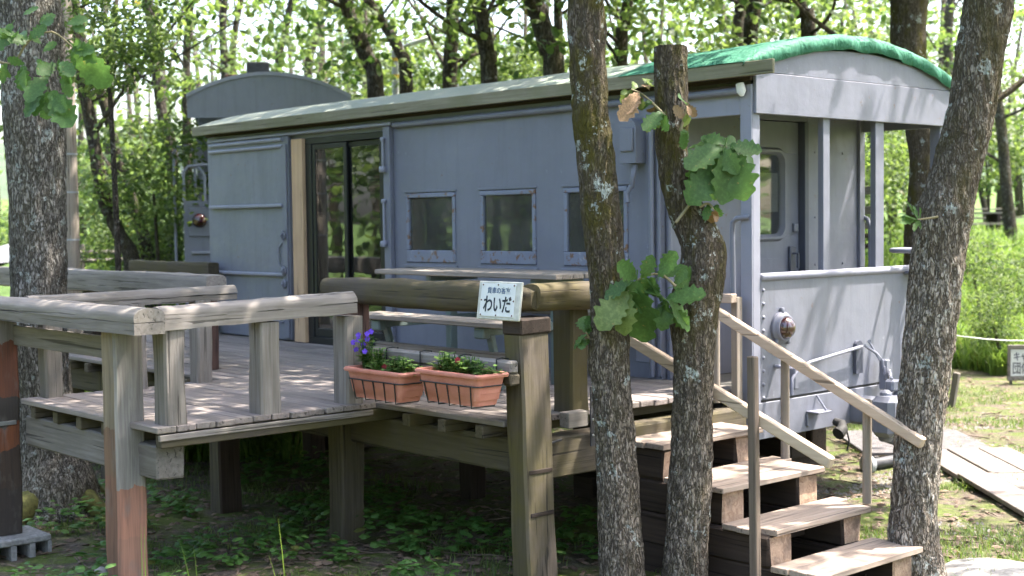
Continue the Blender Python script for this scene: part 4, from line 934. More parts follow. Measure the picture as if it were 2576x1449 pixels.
def tree(label, path, D, mat='bark_far', name='oak_tree', amp=.008, sides=14, sub=6, crowns=(), limbs=7, topz=4.5, basew=1.5, group=None, open_top=True, nobase=False):
    P = [dp(x, y, D) for x, y, w in path]; R = [w/2*D/FPX for x, y, w in path]
    g = ground(P[-1].x, P[-1].y)
    if not nobase:
        if P[-1].z > g+.1:
            lo = P[-1]+Vector((0, 0, g+.25-P[-1].z)) if P[-1].z > g+.7 else None
            if lo: P.append(lo); R.append(R[-1]*1.08)
            q = P[-1].copy(); q.z = g+.02; P.append(q); R.append(R[-1]*1.25)
        q = P[-1].copy(); q.z = min(P[-1].z, g)-.12; P.append(q); R.append(R[-1]*1.15)
    if open_top:
        d = (P[0]-P[1]).normalized(); d = (d+Vector((0, 0, .8))).normalized(); h = max(.5, topz-P[0].z); P.insert(0, P[0]+d*h*.5); R.insert(0, R[0]*.8); P.insert(0, P[0]+(d+Vector((TRE.uniform(-.3, .3), TRE.uniform(-.3, .3), .5))).normalized()*h*.5); R.insert(0, R[0]*.5)
    base = P[-1]; T = thing(name, label, 'tree', (base.x, base.y, g), group)
    limb_mesh(P[::-1], R[::-1], sides, amp, TRE.random()*50, sub).build('trunk', mat, T, 180)
    top = P[0]
    for i in range(limbs):
        k = TRE.randrange(0, max(1, len(P)//2)); s = P[k].lerp(P[k+1], TRE.random()); a = TRE.uniform(0, 6.28); ln = TRE.uniform(1.2, 2.6); r0 = R[k]*.36
        d = Vector((math.cos(a), math.sin(a), TRE.uniform(.3, 1))).normalized(); p1 = s+d*ln*.5+Vector((0, 0, TRE.uniform(-.1, .2))); p2 = s+d*ln+Vector((TRE.uniform(-.3, .3), TRE.uniform(-.3, .3), TRE.uniform(0, .7)))
        limb_mesh([s, p1, p2, p2+d*.5], [r0, r0*.65, r0*.35, r0*.12], 8, amp*.5, i, 5).build('limb', mat, T, 180)
    for ci, (me, dx, dy, z, sc) in enumerate(crowns):
        mw = Matrix.Translation((top.x+dx, top.y+dy, z)) @ Matrix.Rotation(TRE.uniform(0, 6.28), 4, 'Z') @ Matrix.Diagonal((sc, sc, sc, 1)); place(me, 'crown', T, mw)
    return T
# the four trees at the front
T2 = tree('mossy lichen-spotted trunk in front of the third window and corner post', [(1474, -30, 92), (1478, 120, 90), (1486, 280, 86), (1502, 430, 86), (1520, 600, 92), (1534, 760, 92), (1530, 890, 102), (1538, 980, 92), (1548, 1100, 92), (1556, 1270, 98), (1566, 1440, 106), (1570, 1520, 130)], 8.15, 'bark_front', amp=.018, sides=84, sub=16, limbs=0, topz=4.6, crowns=[(HIGH[0], .4, .6, 2.9, 1.0)])
T3 = tree('crooked trunk sawn off at roof height, in front of the steps', [(1687, 118, 78), (1688, 200, 78), (1690, 300, 76), (1692, 400, 74), (1708, 480, 80), (1738, 555, 92), (1768, 625, 104), (1762, 700, 114), (1745, 790, 116), (1744, 900, 98), (1742, 1020, 94), (1739, 1160, 94), (1731, 1310, 98), (1722, 1440, 108), (1718, 1530, 135)], 8.2, 'bark_front', amp=.018, sides=84, sub=16, limbs=0, open_top=False)
T4 = tree('leaning pale-barked trunk at the right of the steps', [(2492, -40, 116), (2470, 100, 112), (2442, 280, 112), (2405, 430, 108), (2374, 550, 132), (2358, 670, 130), (2346, 800, 120), (2328, 950, 114), (2311, 1100, 110), (2301, 1250, 110), (2298, 1350, 118), (2304, 1430, 134), (2306, 1465, 160)], 8.6, 'bark_grey', amp=.019, sides=84, sub=16, limbs=0, topz=4.5, crowns=[(SPARSE[1], .6, 1.0, 3.0, 1.0)])
T1 = tree('thick furrowed trunk behind the railed bay at the left edge', [(60, -60, 150), (78, 60, 150), (84, 200, 142), (88, 330, 138), (94, 480, 136), (96, 640, 134), (98, 800, 130), (108, 940, 128), (114, 1050, 136), (122, 1140, 165), (130, 1230, 235)], 11.3, 'bark_left', amp=.022, sides=72, sub=10, limbs=0, topz=5.5, crowns=[(SPARSE[0], .8, 1.0, 3.4, 1.1)])
for a, ln in ((-.2, .75), (1.1, .6), (-1.3, .7), (2.6, .6)):
    b = dp(128, 1190, 11.3); d = Vector((math.cos(a-.7), math.sin(a-.7), 0)); z0 = ground(b.x, b.y)
    limb_mesh([(b.x, b.y, z0+.3), (b.x+d.x*.3, b.y+d.y*.3, z0+.14), (b.x+d.x*ln, b.y+d.y*ln, z0-.02), (b.x+d.x*ln*1.3, b.y+d.y*ln*1.3, z0-.12)], [.16, .12, .06, .03], 14, .008, 2, 6).build('root', 'moss', T1, 180)
# the trees behind the van, left to right
C0, C1, C2 = CROWNS
def bg(label, path, D, crowns=None, **k):
    t = TRE
    if crowns is None:
        pool = SPARSE
        crowns = [(pool[t.randrange(3)], t.uniform(-.5, .5), t.uniform(-.5, .5), t.uniform(.9, 1.9), t.uniform(.8, 1.1))]
    return tree(label, path, D, crowns=crowns, group='wood behind the vans', **k)
bg('dark slender trunk bending left, nearest to the utility pole', [(178, -20, 26), (196, 130, 28), (232, 330, 32), (262, 500, 34), (300, 590, 34), (332, 660, 40)], 19)
bg('twin-stemmed leaning trunk left of the pale van', [(215, 120, 18), (262, 260, 24), (305, 430, 26), (345, 540, 28), (372, 650, 34)], 21)
bg('thin straight trunk above the pale van', [(372, -20, 22), (385, 120, 24), (410, 300, 26), (432, 380, 28)], 24)
bg('thin trunk left of the arched van', [(482, -20, 18), (470, 120, 20), (470, 300, 22)], 26)
bg('thin dark trunk over the left half of the arched end', [(568, -20, 15), (560, 80, 17), (566, 190, 20)], 27)
bg('thin forked trunk over the roof box', [(610, -20, 14), (590, 90, 16), (585, 190, 20)], 29)
bg('slim trunk right of the roof box', [(738, -20, 16), (715, 90, 18), (700, 190, 20)], 27)
bg('slim leaning trunk over the right end of the arch', [(812, -20, 16), (795, 90, 18), (775, 200, 22)], 30)
bg('stout leaning trunk left of the street lamp', [(862, -30, 36), (888, 60, 38), (925, 150, 40), (945, 235, 42)], 20)
bg('branchy trunk just behind the street lamp', [(915, -20, 20), (965, 60, 24), (1005, 130, 28), (1022, 215, 34)], 22)
bg('straight trunk right of the street lamp', [(1138, -20, 32), (1138, 90, 34), (1132, 205, 38)], 22)
bg('pale mossy forked trunk above the middle of the roof', [(1200, -20, 40), (1212, 60, 40), (1224, 130, 40), (1230, 195, 44)], 19, name='oak_tree')
bg('wide grey trunk left of the mossy front trunk', [(1335, -30, 50), (1362, 60, 48), (1380, 130, 46), (1392, 175, 48)], 18)
bg('thin trunk beside the wide grey one', [(1402, -20, 20), (1405, 80, 22), (1408, 170, 26)], 21)
bg('dark trunk between the mossy trunk and the sawn-off one', [(1582, -20, 26), (1572, 60, 30), (1562, 155, 34)], 20)
bg('pale trunk above the green end of the roof, the left of a pair', [(1862, -20, 26), (1860, 50, 28), (1858, 120, 32)], 22)
bg('lichen-grey trunk above the green tarp, the right of a pair', [(1902, -20, 32), (1895, 50, 34), (1888, 120, 38)], 20)
bg('dark curved trunk rising behind the tarp', [(2008, -20, 30), (2020, 40, 32), (2034, 100, 36)], 19)
tree('big dark trunk close behind the platform, right of the tarp', [(2290, -40, 96), (2284, 80, 90), (2292, 180, 78), (2312, 300, 70), (2322, 400, 66), (2318, 500, 70), (2308, 620, 66)], 15.5, 'bark_front', amp=.012, sides=36, sub=9, limbs=3, topz=4.5, crowns=[(HIGH[1], -.5, -.6, 3.3, 1.25)])
bg('slender dark trunk in the meadow at the right edge', [(2500, 180, 24), (2522, 350, 26), (2532, 480, 28), (2542, 580, 32)], 30)
bg('thin trunk seen between the platform posts', [(2135, 330, 16), (2142, 480, 18), (2140, 600, 22)], 30)
bg('grey trunk right of the leaning one, near the far tables', [(2445, 250, 12), (2458, 420, 14), (2480, 540, 16)], 46)
bg('thin upper trunk above the meadow, right of the leaning one', [(2395, -20, 22), (2385, 90, 24), (2392, 250, 26), (2420, 420, 26)], 34)
# canopy outside the picture; crowns above van and deck are added for shade
for i, (x, y, z, s, lab) in enumerate(((-2.6, 4.6, 2.9, 1.2, 'behind the middle of the van'), (-6.2, 4.8, 2.9, 1.25, 'behind the sliding door'), (3.8, 3.6, 2.8, 1.1, 'right of the picture beyond the boardwalk'), (-9.5, 1.5, 3.6, 1.1, 'left end of the deck'), (4.6, .2, 3.0, .9, 'right of the steps'), (-1.6, 1.3, 3.1, .95, 'crown added for shade over the middle of the van'), (-4.9, .9, 3.1, 1.0, 'crown added for shade over the glass door'), (-3.2, -.6, 4.2, .8, 'crown added for shade over the deck'))):
    T = thing('oak_tree', 'oak canopy out of the picture, '+lab, 'tree', (x+.9, y+.9, ground(x+.9, y+.9)), 'oaks whose crowns shade the deck')
    if i in (2, 4): limb_mesh([(x+.9, y+.9, ground(x+.9, y+.9)-.1), (x+.6, y+.6, 0), (x+.2, y+.3, 3), (x, y, 5.5)], [.2, .16, .13, .06], 14, .01, i, 6).build('trunk', 'bark_front', T, 180)
    place(SPARSE[i % 3] if i in (2, 4) else HIGH[i % 2], 'crown', T, Matrix.Translation((x, y, z)) @ Matrix.Rotation(i*1.3, 4, 'Z') @ Matrix.Diagonal((s, s, s, 1)))
for i, (d, l, s) in enumerate(((-6, -5, 1.3), (-8, 4, 1.4), (-3, 9, 1.2), (-10, -12, 1.6), (2, -12, 1.3), (-2, -17, 1.5), (5, -18, 1.4), (-3, -23, 1.7), (9, -24, 1.5), (3, -28, 1.8), (11, -16, 1.2), (15, -20, 1.3), (20, -22, 1.4), (17, -27, 1.6), (26, -26, 1.6), (9, 14, 1.2), (13, 12, 1.3))):       # trees behind the photographer, mirrored in the glass
    p = Vector((CAM.x, CAM.y, 0))+FH*d+RH*l; T = thing('oak_tree', 'oak behind the photographer, mirrored in the van windows, '+('nearest on the left', 'nearest on the right', 'furthest to the right', 'behind the nearest left one', 'left of the camera')[i] if i < 5 else 'oak outside the picture, mirrored in the van glass, on the '+('left by the camera', 'left past the camera', 'far left', 'left towards the road', 'farthest left', 'left facing the windows', 'left facing the glass door', 'left far from the deck', 'left behind the facing ones', 'left along the road', 'right facing the platform', 'right beyond the boardwalk')[i-5], 'tree', (p.x, p.y, ground(p.x, p.y)), 'oaks behind the photographer')
    limb_mesh([(p.x, p.y, ground(p.x, p.y)-.1), (p.x+.1, p.y, 0), (p.x, p.y+.2, 3.2)], [.22, .17, .1], 10, .01, i, 5).build('trunk', 'bark_far', T, 180)
    place(CROWNS[i % 3], 'crown', T, Matrix.Translation((p.x, p.y, .3)) @ Matrix.Diagonal((s, s, s, 1)))
# young trees and shrubs of the understorey
SHL = ['bright young tree in the gap left of the vans', 'low leafy shrub at the foot of the bending trunk', 'leafy shrub beside the pale van', 'tall leafy shrub behind the utility pole', 'maple-green bough of foliage above the pole', 'shrub in the meadow seen right of the leaning trunk', 'dense bush behind the low white sign', 'round bush in the tall grass at the right edge', 'shrub seen through the platform opening', 'bright shrub between platform post and dark trunk', 'leafy sapling above the far tables', 'shrub above the roof right of the street lamp', 'shrub above the roof under the forked trunk', 'shrub showing over the roof left of the mossy trunk', 'leafy sapling behind the green tarp', 'sapling left of the street lamp']
for i, (px, py, D, s) in enumerate(((385, 420, 19, .75), (330, 610, 21, .55), (440, 560, 22, .6), (250, 560, 26, .9), (270, 70, 13, .55), (2450, 660, 23, .5), (2500, 790, 19.6, .36), (2575, 720, 20.5, .5), (2140, 480, 26, 1.0), (2230, 420, 28, 1.1), (2480, 330, 36, 1.4), (1110, 190, 24, .8), (1260, 190, 25, .8), (1345, 200, 22, .6), (1990, 130, 24, 1.3), (960, 215, 26, .8))):
    p = dp(px, py, D); T = thing('shrub', SHL[i], 'shrub', (p.x, p.y, ground(p.x, p.y)), 'undergrowth of the wood'); g = ground(p.x, p.y)
    zc = p.z-1.1*s
    place(SHRUBS[i % 2], 'foliage', T, Matrix.Translation((p.x, p.y, max(zc, g-.2))) @ Matrix.Rotation(i*2.1, 4, 'Z') @ Matrix.Diagonal((s, s, s, 1)))
    if zc > g: limb_mesh([(p.x, p.y, g-.1), (p.x+.1, p.y, (g+zc)/2), (p.x, p.y, zc+.6*s)], [.035, .03, .02], 8, 0, i, 4).build('stem', 'bark_far', T, 180)
# far wood: one mass
def far_wood():
    r = random.Random(5); mb = MB(); tk = MB()
    for i in range(2050):
        u = r.uniform(-.42, .44); D = r.uniform(38, 85); rgt = sst(-.02, .16, u)
        zt = (1.5+r.random()*3.2)*(1-rgt) + rgt*(1+12*r.random()) ; 
        if u < -.33: D = r.uniform(75, 110); zt = r.random()*2.2
        if u < 0 and i < 1150: zt *= .6
        p = Vector((CAM.x, CAM.y, 0))+FH*D+RH*(u*D)
        if i >= 1150:                                       # the same wood closes in on the other sides
            an = r.uniform(.75, 5.6) if i < 1600 else r.uniform(.7, 1.9); D = r.uniform(24, 46); p = Vector((CAM.x, CAM.y, 0))+FH*math.cos(an)*D-RH*math.sin(an)*D; zt = r.random()**1.3*9
        c0 = Vector((p.x, p.y, ground(p.x, p.y)+.6+zt)); tb = r.random()
        for k in range(24):
            q = c0+Vector((r.gauss(0, .9), r.gauss(0, .9), r.gauss(0, .65))); d = Vector((r.gauss(0, 1), r.gauss(0, 1), r.gauss(-.2, .5))).normalized(); l = .34*r.uniform(.7, 1.3)
            add_leaf(mb, q, d, Vector((r.gauss(0, .6), r.gauss(0, .6), 1)).normalized(), l, l*.3, min(.96, tb*.8+r.random()*.2))
        if i % 9 == 0:
            g = ground(p.x, p.y); tk.tube([(p.x, p.y, g-.2), (p.x+r.uniform(-.4, .4), p.y, g+3), (p.x+r.uniform(-1, 1), p.y, g+8)], [.16, .12, .06], 7)
    w = mb.build('far_wood', 'leaf', None, kind='stuff', label='mass of sunlit leaves of the wood behind', cat='wood'); tk.build('far_trunks', 'bark_far', w, 180, kind='stuff')
far_wood()

# ---------------------------------------------------------------- big oak leaves on the front trunks
def oak_leaf(seed, lobes=5, narrow=False):
    r = random.Random(seed); mb = MB(); rows = lobes*4; pts = []
    for i in range(rows+1):
        t = i/rows; env = (.07+.27*math.sin(math.pi*t**1.35)**.85) if not narrow else .16*math.sin(math.pi*t)**.8
        w = env*(1-.34*(0.5+.5*math.cos(2*math.pi*lobes*t+.4))) if 0 < t < 1 else (.015 if t == 0 else .03)
        c = -.28*t*t + .05*math.sin(t*5+seed)
        L = w*(1+r.uniform(-.08, .08)); Rw = w*(1+r.uniform(-.08, .08)); fold = .22+.1*math.sin(t*9+seed)
        mb.v += [(-L, t, c+L*fold), (-L*.5, t, c+L*fold*.45), (0, t, c), (Rw*.5, t, c+Rw*fold*.45), (Rw, t, c+Rw*fold)]
    for i in range(rows):
        for k in range(4): a = i*5+k; mb.f.append((a, a+1, a+6, a+5))
    q = len(mb.v); mb.v += [(-.012, -.16, .0), (.012, -.16, .0)]; mb.f.append((q, q+1, 3, 1)); mb.c = [.15+.5*r.random()]*len(mb.f); me = mesh_only(mb, 'leaf', 'leaf_big')
    for p in me.polygons: p.use_smooth = True
    return me
LEAVES = [oak_leaf(s) for s in range(4)]; NARROW = [oak_leaf(9, 3, True)]
DEAD = [oak_leaf(s) for s in (31, 32)]; PALE = [oak_leaf(s) for s in (41, 42)]
for m_ in DEAD: m_.materials[0] = M('leaf_dead')
for m_ in PALE: m_.materials[0] = M('leaf_pale')
LR = random.Random(8)
def sprig(T, twig, leaves, D, pool=LEAVES, tw=.009, ls=1.0):
    """twig: frame points (x, y) at depth D; leaves: base x, y, tip x, y"""
    m_ = MB(); P = [dp(x, y, D+LR.uniform(-.03, .03)) for x, y in twig]; P = catmull(P, 4) if len(P) > 1 else P; m_.tube(P, [tw*(1-.6*i/len(P)) for i in range(len(P))], 6); tg = m_.build('twig', 'stalk', T, 60)
    more = []
    for bx, by, tx, ty, *o in leaves:                       # smaller leaves among the big ones
        if LR.random() < .55:
            an = LR.uniform(-1.1, 1.1); k = LR.uniform(.4, .7); dx, dy = (tx-bx)*k, (ty-by)*k; ox, oy = LR.uniform(0, .3)*(bx-tx)*-1, LR.uniform(0, .3)*(ty-by)
            more.append((bx+ox, by+oy, bx+ox+dx*math.cos(an)-dy*math.sin(an), by+oy+dx*math.sin(an)+dy*math.cos(an), *o))
    for bx, by, tx, ty, *o in list(leaves)+more:
        pl_ = o[0] if o else pool; a = dp(bx, by, D+LR.uniform(-.04, .04)); b = dp(tx, ty, D+LR.uniform(-.14, .10)); d = b-a; ln = d.length*ls; d.normalize()
        n = (-FW*.9+Vector((LR.gauss(0, .42), LR.gauss(0, .42), .4+LR.gauss(0, .35)))).normalized(); s = d.cross(n).normalized(); n = s.cross(d)
        mw = Matrix(((s.x, d.x, n.x, a.x), (s.y, d.y, n.y, a.y), (s.z, d.z, n.z, a.z), (0, 0, 0, 1))) @ Matrix.Diagonal((ln*1.18, ln*1.08, ln, 1)); place(pl_[LR.randrange(len(pl_))], 'leaf', tg, mw)
sprig(T3, [(1700, 560), (1752, 490), (1768, 455), (1800, 400), (1828, 368)], [(1828, 368, 1908, 402), (1828, 366, 1872, 488), (1826, 368, 1838, 492), (1822, 370, 1790, 500), (1815, 375, 1748, 460), (1820, 365, 1742, 352), (1815, 372, 1738, 400), (1824, 364, 1778, 338), (1795, 415, 1745, 500), (1826, 366, 1890, 450), (1822, 368, 1850, 345), (1780, 440, 1735, 430)], 8.05)
sprig(T3, [(1700, 720), (1660, 690), (1610, 700), (1580, 732)], [(1578, 733, 1512, 812, PALE), (1579, 733, 1562, 828, PALE), (1582, 730, 1626, 778), (1590, 712, 1520, 735), (1604, 705, 1606, 858), (1600, 702, 1565, 670), (1615, 700, 1640, 655), (1676, 757, 1668, 825), (1678, 758, 1746, 815), (1680, 755, 1754, 728), (1672, 755, 1628, 722), (1665, 700, 1720, 660), (1660, 695, 1690, 640), (1650, 700, 1600, 740), (1676, 757, 1640, 800), (1690, 720, 1750, 690), (1628, 702, 1660, 760), (1610, 705, 1575, 745)], 7.95)
sprig(T3, [(1672, 290), (1640, 258), (1612, 235), (1588, 225)], [(1590, 226, 1566, 256, PALE), (1592, 226, 1600, 205, PALE), (1605, 235, 1578, 268, DEAD), (1600, 240, 1572, 290, DEAD), (1610, 240, 1612, 275, PALE), (1618, 245, 1600, 262, DEAD), (1640, 258, 1618, 268), (1648, 268, 1630, 285, DEAD), (1665, 285, 1625, 312), (1670, 288, 1640, 322), (1668, 290, 1672, 322), (1655, 300, 1620, 325, PALE), (1632, 225, 1622, 205, DEAD), (1634, 215, 1626, 192, PALE)], 8.0)
sprig(T3, [(1712, 330), (1722, 290), (1732, 258)], [(1730, 262, 1748, 292, DEAD), (1728, 268, 1738, 285, DEAD), (1726, 260, 1716, 240), (1720, 300, 1700, 270, DEAD), (1722, 285, 1732, 318, PALE), (1716, 325, 1736, 345), (1712, 330, 1728, 372)], 8.0)
sprig(T3, [(1760, 520), (1782, 512), (1796, 528)], [(1790, 518, 1815, 530), (1796, 528, 1806, 552, DEAD), (1785, 515, 1772, 545)], 8.05)
sprig(T2, [(1500, 868), (1484, 852), (1474, 835)], [(1476, 838, 1462, 792), (1478, 840, 1488, 796), (1478, 842, 1440, 866), (1484, 852, 1468, 868), (1484, 850, 1494, 872)], 8.1)
sprig(T4, [(2360, 545), (2330, 550), (2308, 552)], [(2308, 552, 2290, 500), (2308, 552, 2272, 542), (2306, 553, 2280, 562), (2310, 552, 2302, 518), (2308, 553, 2300, 572), (2314, 552, 2322, 528), (2306, 553, 2270, 528), (2312, 552, 2318, 574)], 8.4, NARROW)
sprig(T1, [(-40, 140), (30, 160), (70, 105), (130, 80), (185, 120)], [(30, 60, -20, 125), (75, 100, 20, 92), (75, 100, 110, 60), (60, 160, 18, 150), (60, 165, 55, 230), (110, 130, 140, 100), (190, 122, 275, 232), (185, 125, 228, 120), (180, 130, 215, 185), (150, 150, 165, 215), (120, 195, 60, 240), (115, 225, 45, 285), (120, 230, 118, 310), (130, 232, 172, 312), (140, 160, 95, 180), (190, 125, 250, 170), (100, 60, 135, 30), (150, 200, 190, 245), (40, 100, 0, 60), (95, 150, 125, 190), (20, 160, -10, 210), (170, 60, 220, 40), (60, 40, 90, 10)], 7.3, tw=.009, ls=.85)

# ---------------------------------------------------------------- grass, herbs, litter
def blade(mb, r, x, y, z, h, w, lean):
    a = r.uniform(0, 6.28); s = Vector((math.cos(a), math.sin(a), 0)); f = Vector((-s.y, s.x, 0))*lean*h; p = Vector((x, y, z-.02)); w *= .5
    mb.add([p-s*w, p+s*w, p+Vector((0, 0, h*.55))+f*.3-s*w*.8, p+Vector((0, 0, h*.55))+f*.3+s*w*.8, p+Vector((0, 0, h*(1-lean*.25)))+f], [(0, 1, 3, 2), (2, 3, 4)]); t = r.random(); mb.c += [t, t]
def at_view(px, D):
    p = Vector((CAM.x, CAM.y, 0))+FH*D+RH*((px-1288)/FPX*D); return p.x, p.y
r = random.Random(2); mb = MB()
for i in range(34000):
    D = 19.2+24*r.random()**1.7; px = r.uniform(2080, 2680); x, y = at_view(px, D)
    n1 = noise.noise(Vector((x*.6, y*.6, 0)))
    if n1 < -.32: continue
    if px < 2380 and D < 20: continue
    blade(mb, r, x, y, ground(x, y), (.34+.5*r.random()**1.5)*(.75+.7*n1)*(1 if D < 30 else .7), .014+.0006*D, r.uniform(.1, .9))
mb.build('tall_grass', 'grass', None, kind='stuff', label='tall sunlit meadow grass right of and behind the van', cat='grass')
mb = MB()
for i in range(17000):
    D = 13.5+22*r.random()**1.3; px = r.uniform(120, 760); x, y = at_view(px, D)
    if noise.noise(Vector((x*.5, y*.5, 4))) < -.3: continue
    blade(mb, r, x, y, ground(x, y), .25+.3*r.random(), .014+.0006*D, r.uniform(.1, .9))
mb.build('slope_grass', 'grass', None, kind='stuff', label='bright grass and weeds on the slope left of the vans', cat='grass')
mb = MB()
for i in range(60000):
    D = 6.6+11.5*r.random(); px = r.uniform(-100, 2700) if i < 40000 else r.uniform(1950, 2700); x, y = at_view(px, D)
    n1 = noise.noise(Vector((x*.9+3, y*.9, 2)))+.35*noise.noise(Vector((x*3, y*3, 2)))
    if n1 < .02 or (-8 < x < .1 and -.2 < y < 2.8): continue
    blade(mb, r, x, y, ground(x, y), .03+.07*r.random()*(1+n1), .007, r.uniform(.2, 1))
mb.build('short_grass', 'grass_low', None, kind='stuff', label='thin short grass on the trampled ground', cat='grass')
mb = MB()
for i in range(900):
    x = r.uniform(-5.5, 1.0); y = r.uniform(-4.6, -.3)
    n1 = noise.noise(Vector((x*.8, y*.8, 9)))
    if n1 < -.05 or (x > -.25 and y > -1.6): continue
    z = ground(x, y); h = r.uniform(.05, .2)*(1+n1)
    for k in range(r.randrange(5, 11)):
        a = r.uniform(0, 6.28); d = Vector((math.cos(a), math.sin(a), r.uniform(-.1, .45))).normalized(); p = Vector((x+r.uniform(-.05, .05), y+r.uniform(-.05, .05), z+h*r.uniform(.3, 1))); l = r.uniform(.05, .105); add_leaf(mb, p, d, Vector((r.gauss(0, .3), r.gauss(0, .3), 1)).normalized(), l, l*.32, r.random())
mb.build('ground_herbs', 'herb', None, kind='stuff', label='low green herbs growing under the deck', cat='plants')
mb = MB()
for i in range(9000):
    D = 7+12*r.random(); px = r.uniform(-150, 2750); x, y = at_view(px, D); z = ground(x, y)+.008+.012*r.random(); a = r.uniform(0, 6.28); l = r.uniform(.03, .10)
    add_leaf(mb, Vector((x, y, z)), Vector((math.cos(a), math.sin(a), r.uniform(-.1, .25))).normalized(), Vector((r.gauss(0, .25), r.gauss(0, .25), 1)).normalized(), l, l*.26, r.random()*.96)
mb.build('leaf_litter', 'litter', None, kind='stuff', label='brown fallen leaves scattered over the ground', cat='leaves')
mb = MB()
for i in range(5200):
    px = r.uniform(1980, 2650); D = r.choice((r.uniform(11, 14.5), r.uniform(8.2, 16))); x, y = at_view(px, D)
    if noise.noise(Vector((x*.8, y*.8, 14))) < .0: continue
    z = ground(x, y); q = r.uniform(.006, .022); mb.add([(x-q, y, z), (x, y-q, z), (x+q, y, z), (x, y+q, z), (x, y, z+q*.9)], [(0, 1, 4), (1, 2, 4), (2, 3, 4), (3, 0, 4)])
mb.build('gravel', 'pebble', None, kind='stuff', label='loose gravel on the ground beside the boardwalk', cat='gravel')
for nm, px, D, n, lab in (('grass_tuft', 345, 6.9, 9, 'tuft of long pale grass blades at the foot of the patched corner post'), ('grass_tuft', 480, 6.8, 5, 'long grass blades right of the patched corner post'), ('grass_tuft', 705, 7.0, 4, 'sparse long grass blades at the bottom left of the middle')):
    x, y = at_view(px, D); mb = MB()
    for k in range(n):
        a = r.uniform(-1.2, 1.2); d = RH*math.sin(a)+FH*math.cos(a)*.3*r.choice((-1, 1)); h = r.uniform(.30, .62); P = []; z = ground(x, y)-.02
        for q in range(9): t = q/8; P.append(Vector((x, y, z))+RH*r.uniform(0, .003)+d*(h*.75*t*t)+Vector((0, 0, h*(1.35*t-.75*t*t*abs(math.sin(a))))))
        s = RH.cross(Vector((0, 0, 1))).cross(Vector((0, 0, 1))); b0 = len(mb.v)
        for q, p in enumerate(P): w = .007*(1-q/8.5); mb.v += [p-RH*w, p+RH*w]
        for q in range(8): mb.f.append((b0+2*q, b0+2*q+1, b0+2*q+3, b0+2*q+2)); mb.c.append(.9)
        x += r.uniform(-.06, .06); y += r.uniform(-.04, .04)
    mb.build(nm, 'grass', None, 180, origin=(x, y, 0), label=lab, cat='grass')
mb = MB()
for i in range(420):
    D = 7+10*r.random(); px = r.uniform(-100, 2700); x, y = at_view(px, D); a = r.uniform(0, 6.28); l = r.uniform(.08, .4); z = ground(x, y)+.012
    P = [Vector((x, y, z)), Vector((x+math.cos(a)*l*.5+r.uniform(-.03, .03), y+math.sin(a)*l*.5+r.uniform(-.03, .03), z+r.uniform(0, .02))), Vector((x+math.cos(a)*l, y+math.sin(a)*l, z))]; mb.tube(P, [.006, .005, .002], 4)
mb.build('fallen_twigs', 'twig', None, kind='stuff', label='thin dead twigs scattered over the ground', cat='twigs')
# weeds beside the steps
for px, D, lab in ((1650, 7.75, 'small green weed at the foot of the sleepers between the two trunks'), (1372, 8.6, 'bright sapling behind the notched corner post')):
    x, y = at_view(px, D); mb = MB(); z = ground(x, y)
    for k in range(16):
        a = r.uniform(0, 6.28); d = Vector((math.cos(a), math.sin(a), r.uniform(-.1, .3))).normalized(); l = r.uniform(.05, .09); add_leaf(mb, Vector((x+r.uniform(-.05, .05), y+r.uniform(-.05, .05), z+r.uniform(.05, .16))), d, Vector((0, 0, 1)), l, l*.34, r.random()*.9)
    mb.build('weed', 'herb', None, None, origin=(x, y, z+H), label=lab, cat='plant')
for px, py, D, lab in ((235, 1990*.6708-0, 9.0, 'pale stone lying in the moss left of the patched post'), (315, 1352, 9.3, 'small brown stone beside the patched post'),):
    x, y = at_view(px, D); mb = MB(); mb.lathe((x, y, ground(x, y)-.02), (.1, 0, 1), [(0, .04), (.03, .055), (.055, .045), (.07, .015)], 9); mb.build('stone', 'pebble', None, 60, origin=(x, y, 0), label=lab, cat='stone')

# ---------------------------------------------------------------- boardwalk, grate, pipe, stakes, signs, far things
BW = bpy.data.objects.new('boardwalk', None); COL.objects.link(BW); BW.location = (0, 2.9, 0); ORG[BW.name] = Vector(BW.location); BW['kind'] = 'structure'
d = Vector((.736, -.677, 0)).normalized(); nrm = Vector((.677, .736, 0)).normalized(); A0 = Vector((-.86, 3.52, 0))
for q in range(3):
    for t0, t1 in ((0, 1.25), (1.26, 2.9), (2.91, 4.6)):
        a = A0+nrm*(.145+q*.295)+d*t0; b = A0+nrm*(.145+q*.295)+d*(t1-.004); zz = max(ground(a.x, a.y), ground(b.x, b.y), ground((a.x+b.x)/2, (a.y+b.y)/2))+.045
        m_ = MB(); m_.bar((a.x, a.y, zz), (b.x, b.y, zz), .287, .04, .005); m_.build('plank', 'wood_walk', BW)
GR = thing('floor_grate', 'ribbed grey duckboard mat lying where the boardwalk begins', 'mat', (-1.4, 4.2, -2.2))
g0 = Vector((-1.75, 4.35, 0)); zz = max(ground(-1.4, 4.2), ground(-1.7, 4.4), ground(-.9, 4.2), ground(-.6, 4.3))+.04
for q in range(22):
    a = g0+d*(q*.062); m_ = MB(); m_.bar((a.x-nrm.x*.5, a.y-nrm.y*.5, zz), (a.x+nrm.x*.75, a.y+nrm.y*.75, zz), .034, .03, .004); m_.build('slat', 'grate', GR)
for q in (-.4, .1, .6):
    a = g0+nrm*q; m_ = MB(); m_.bar((a.x-d.x*.04, a.y-d.y*.04, zz-.025), (a.x+d.x*1.35, a.y+d.y*1.35, zz-.025), .04, .018, .003); m_.build('batten', 'grate', GR)
p0 = dp(2195, 1148, 12.35); m_ = MB(); z0 = ground(p0.x, p0.y)+.06; q1 = dp(2330, 1128, 12.7)
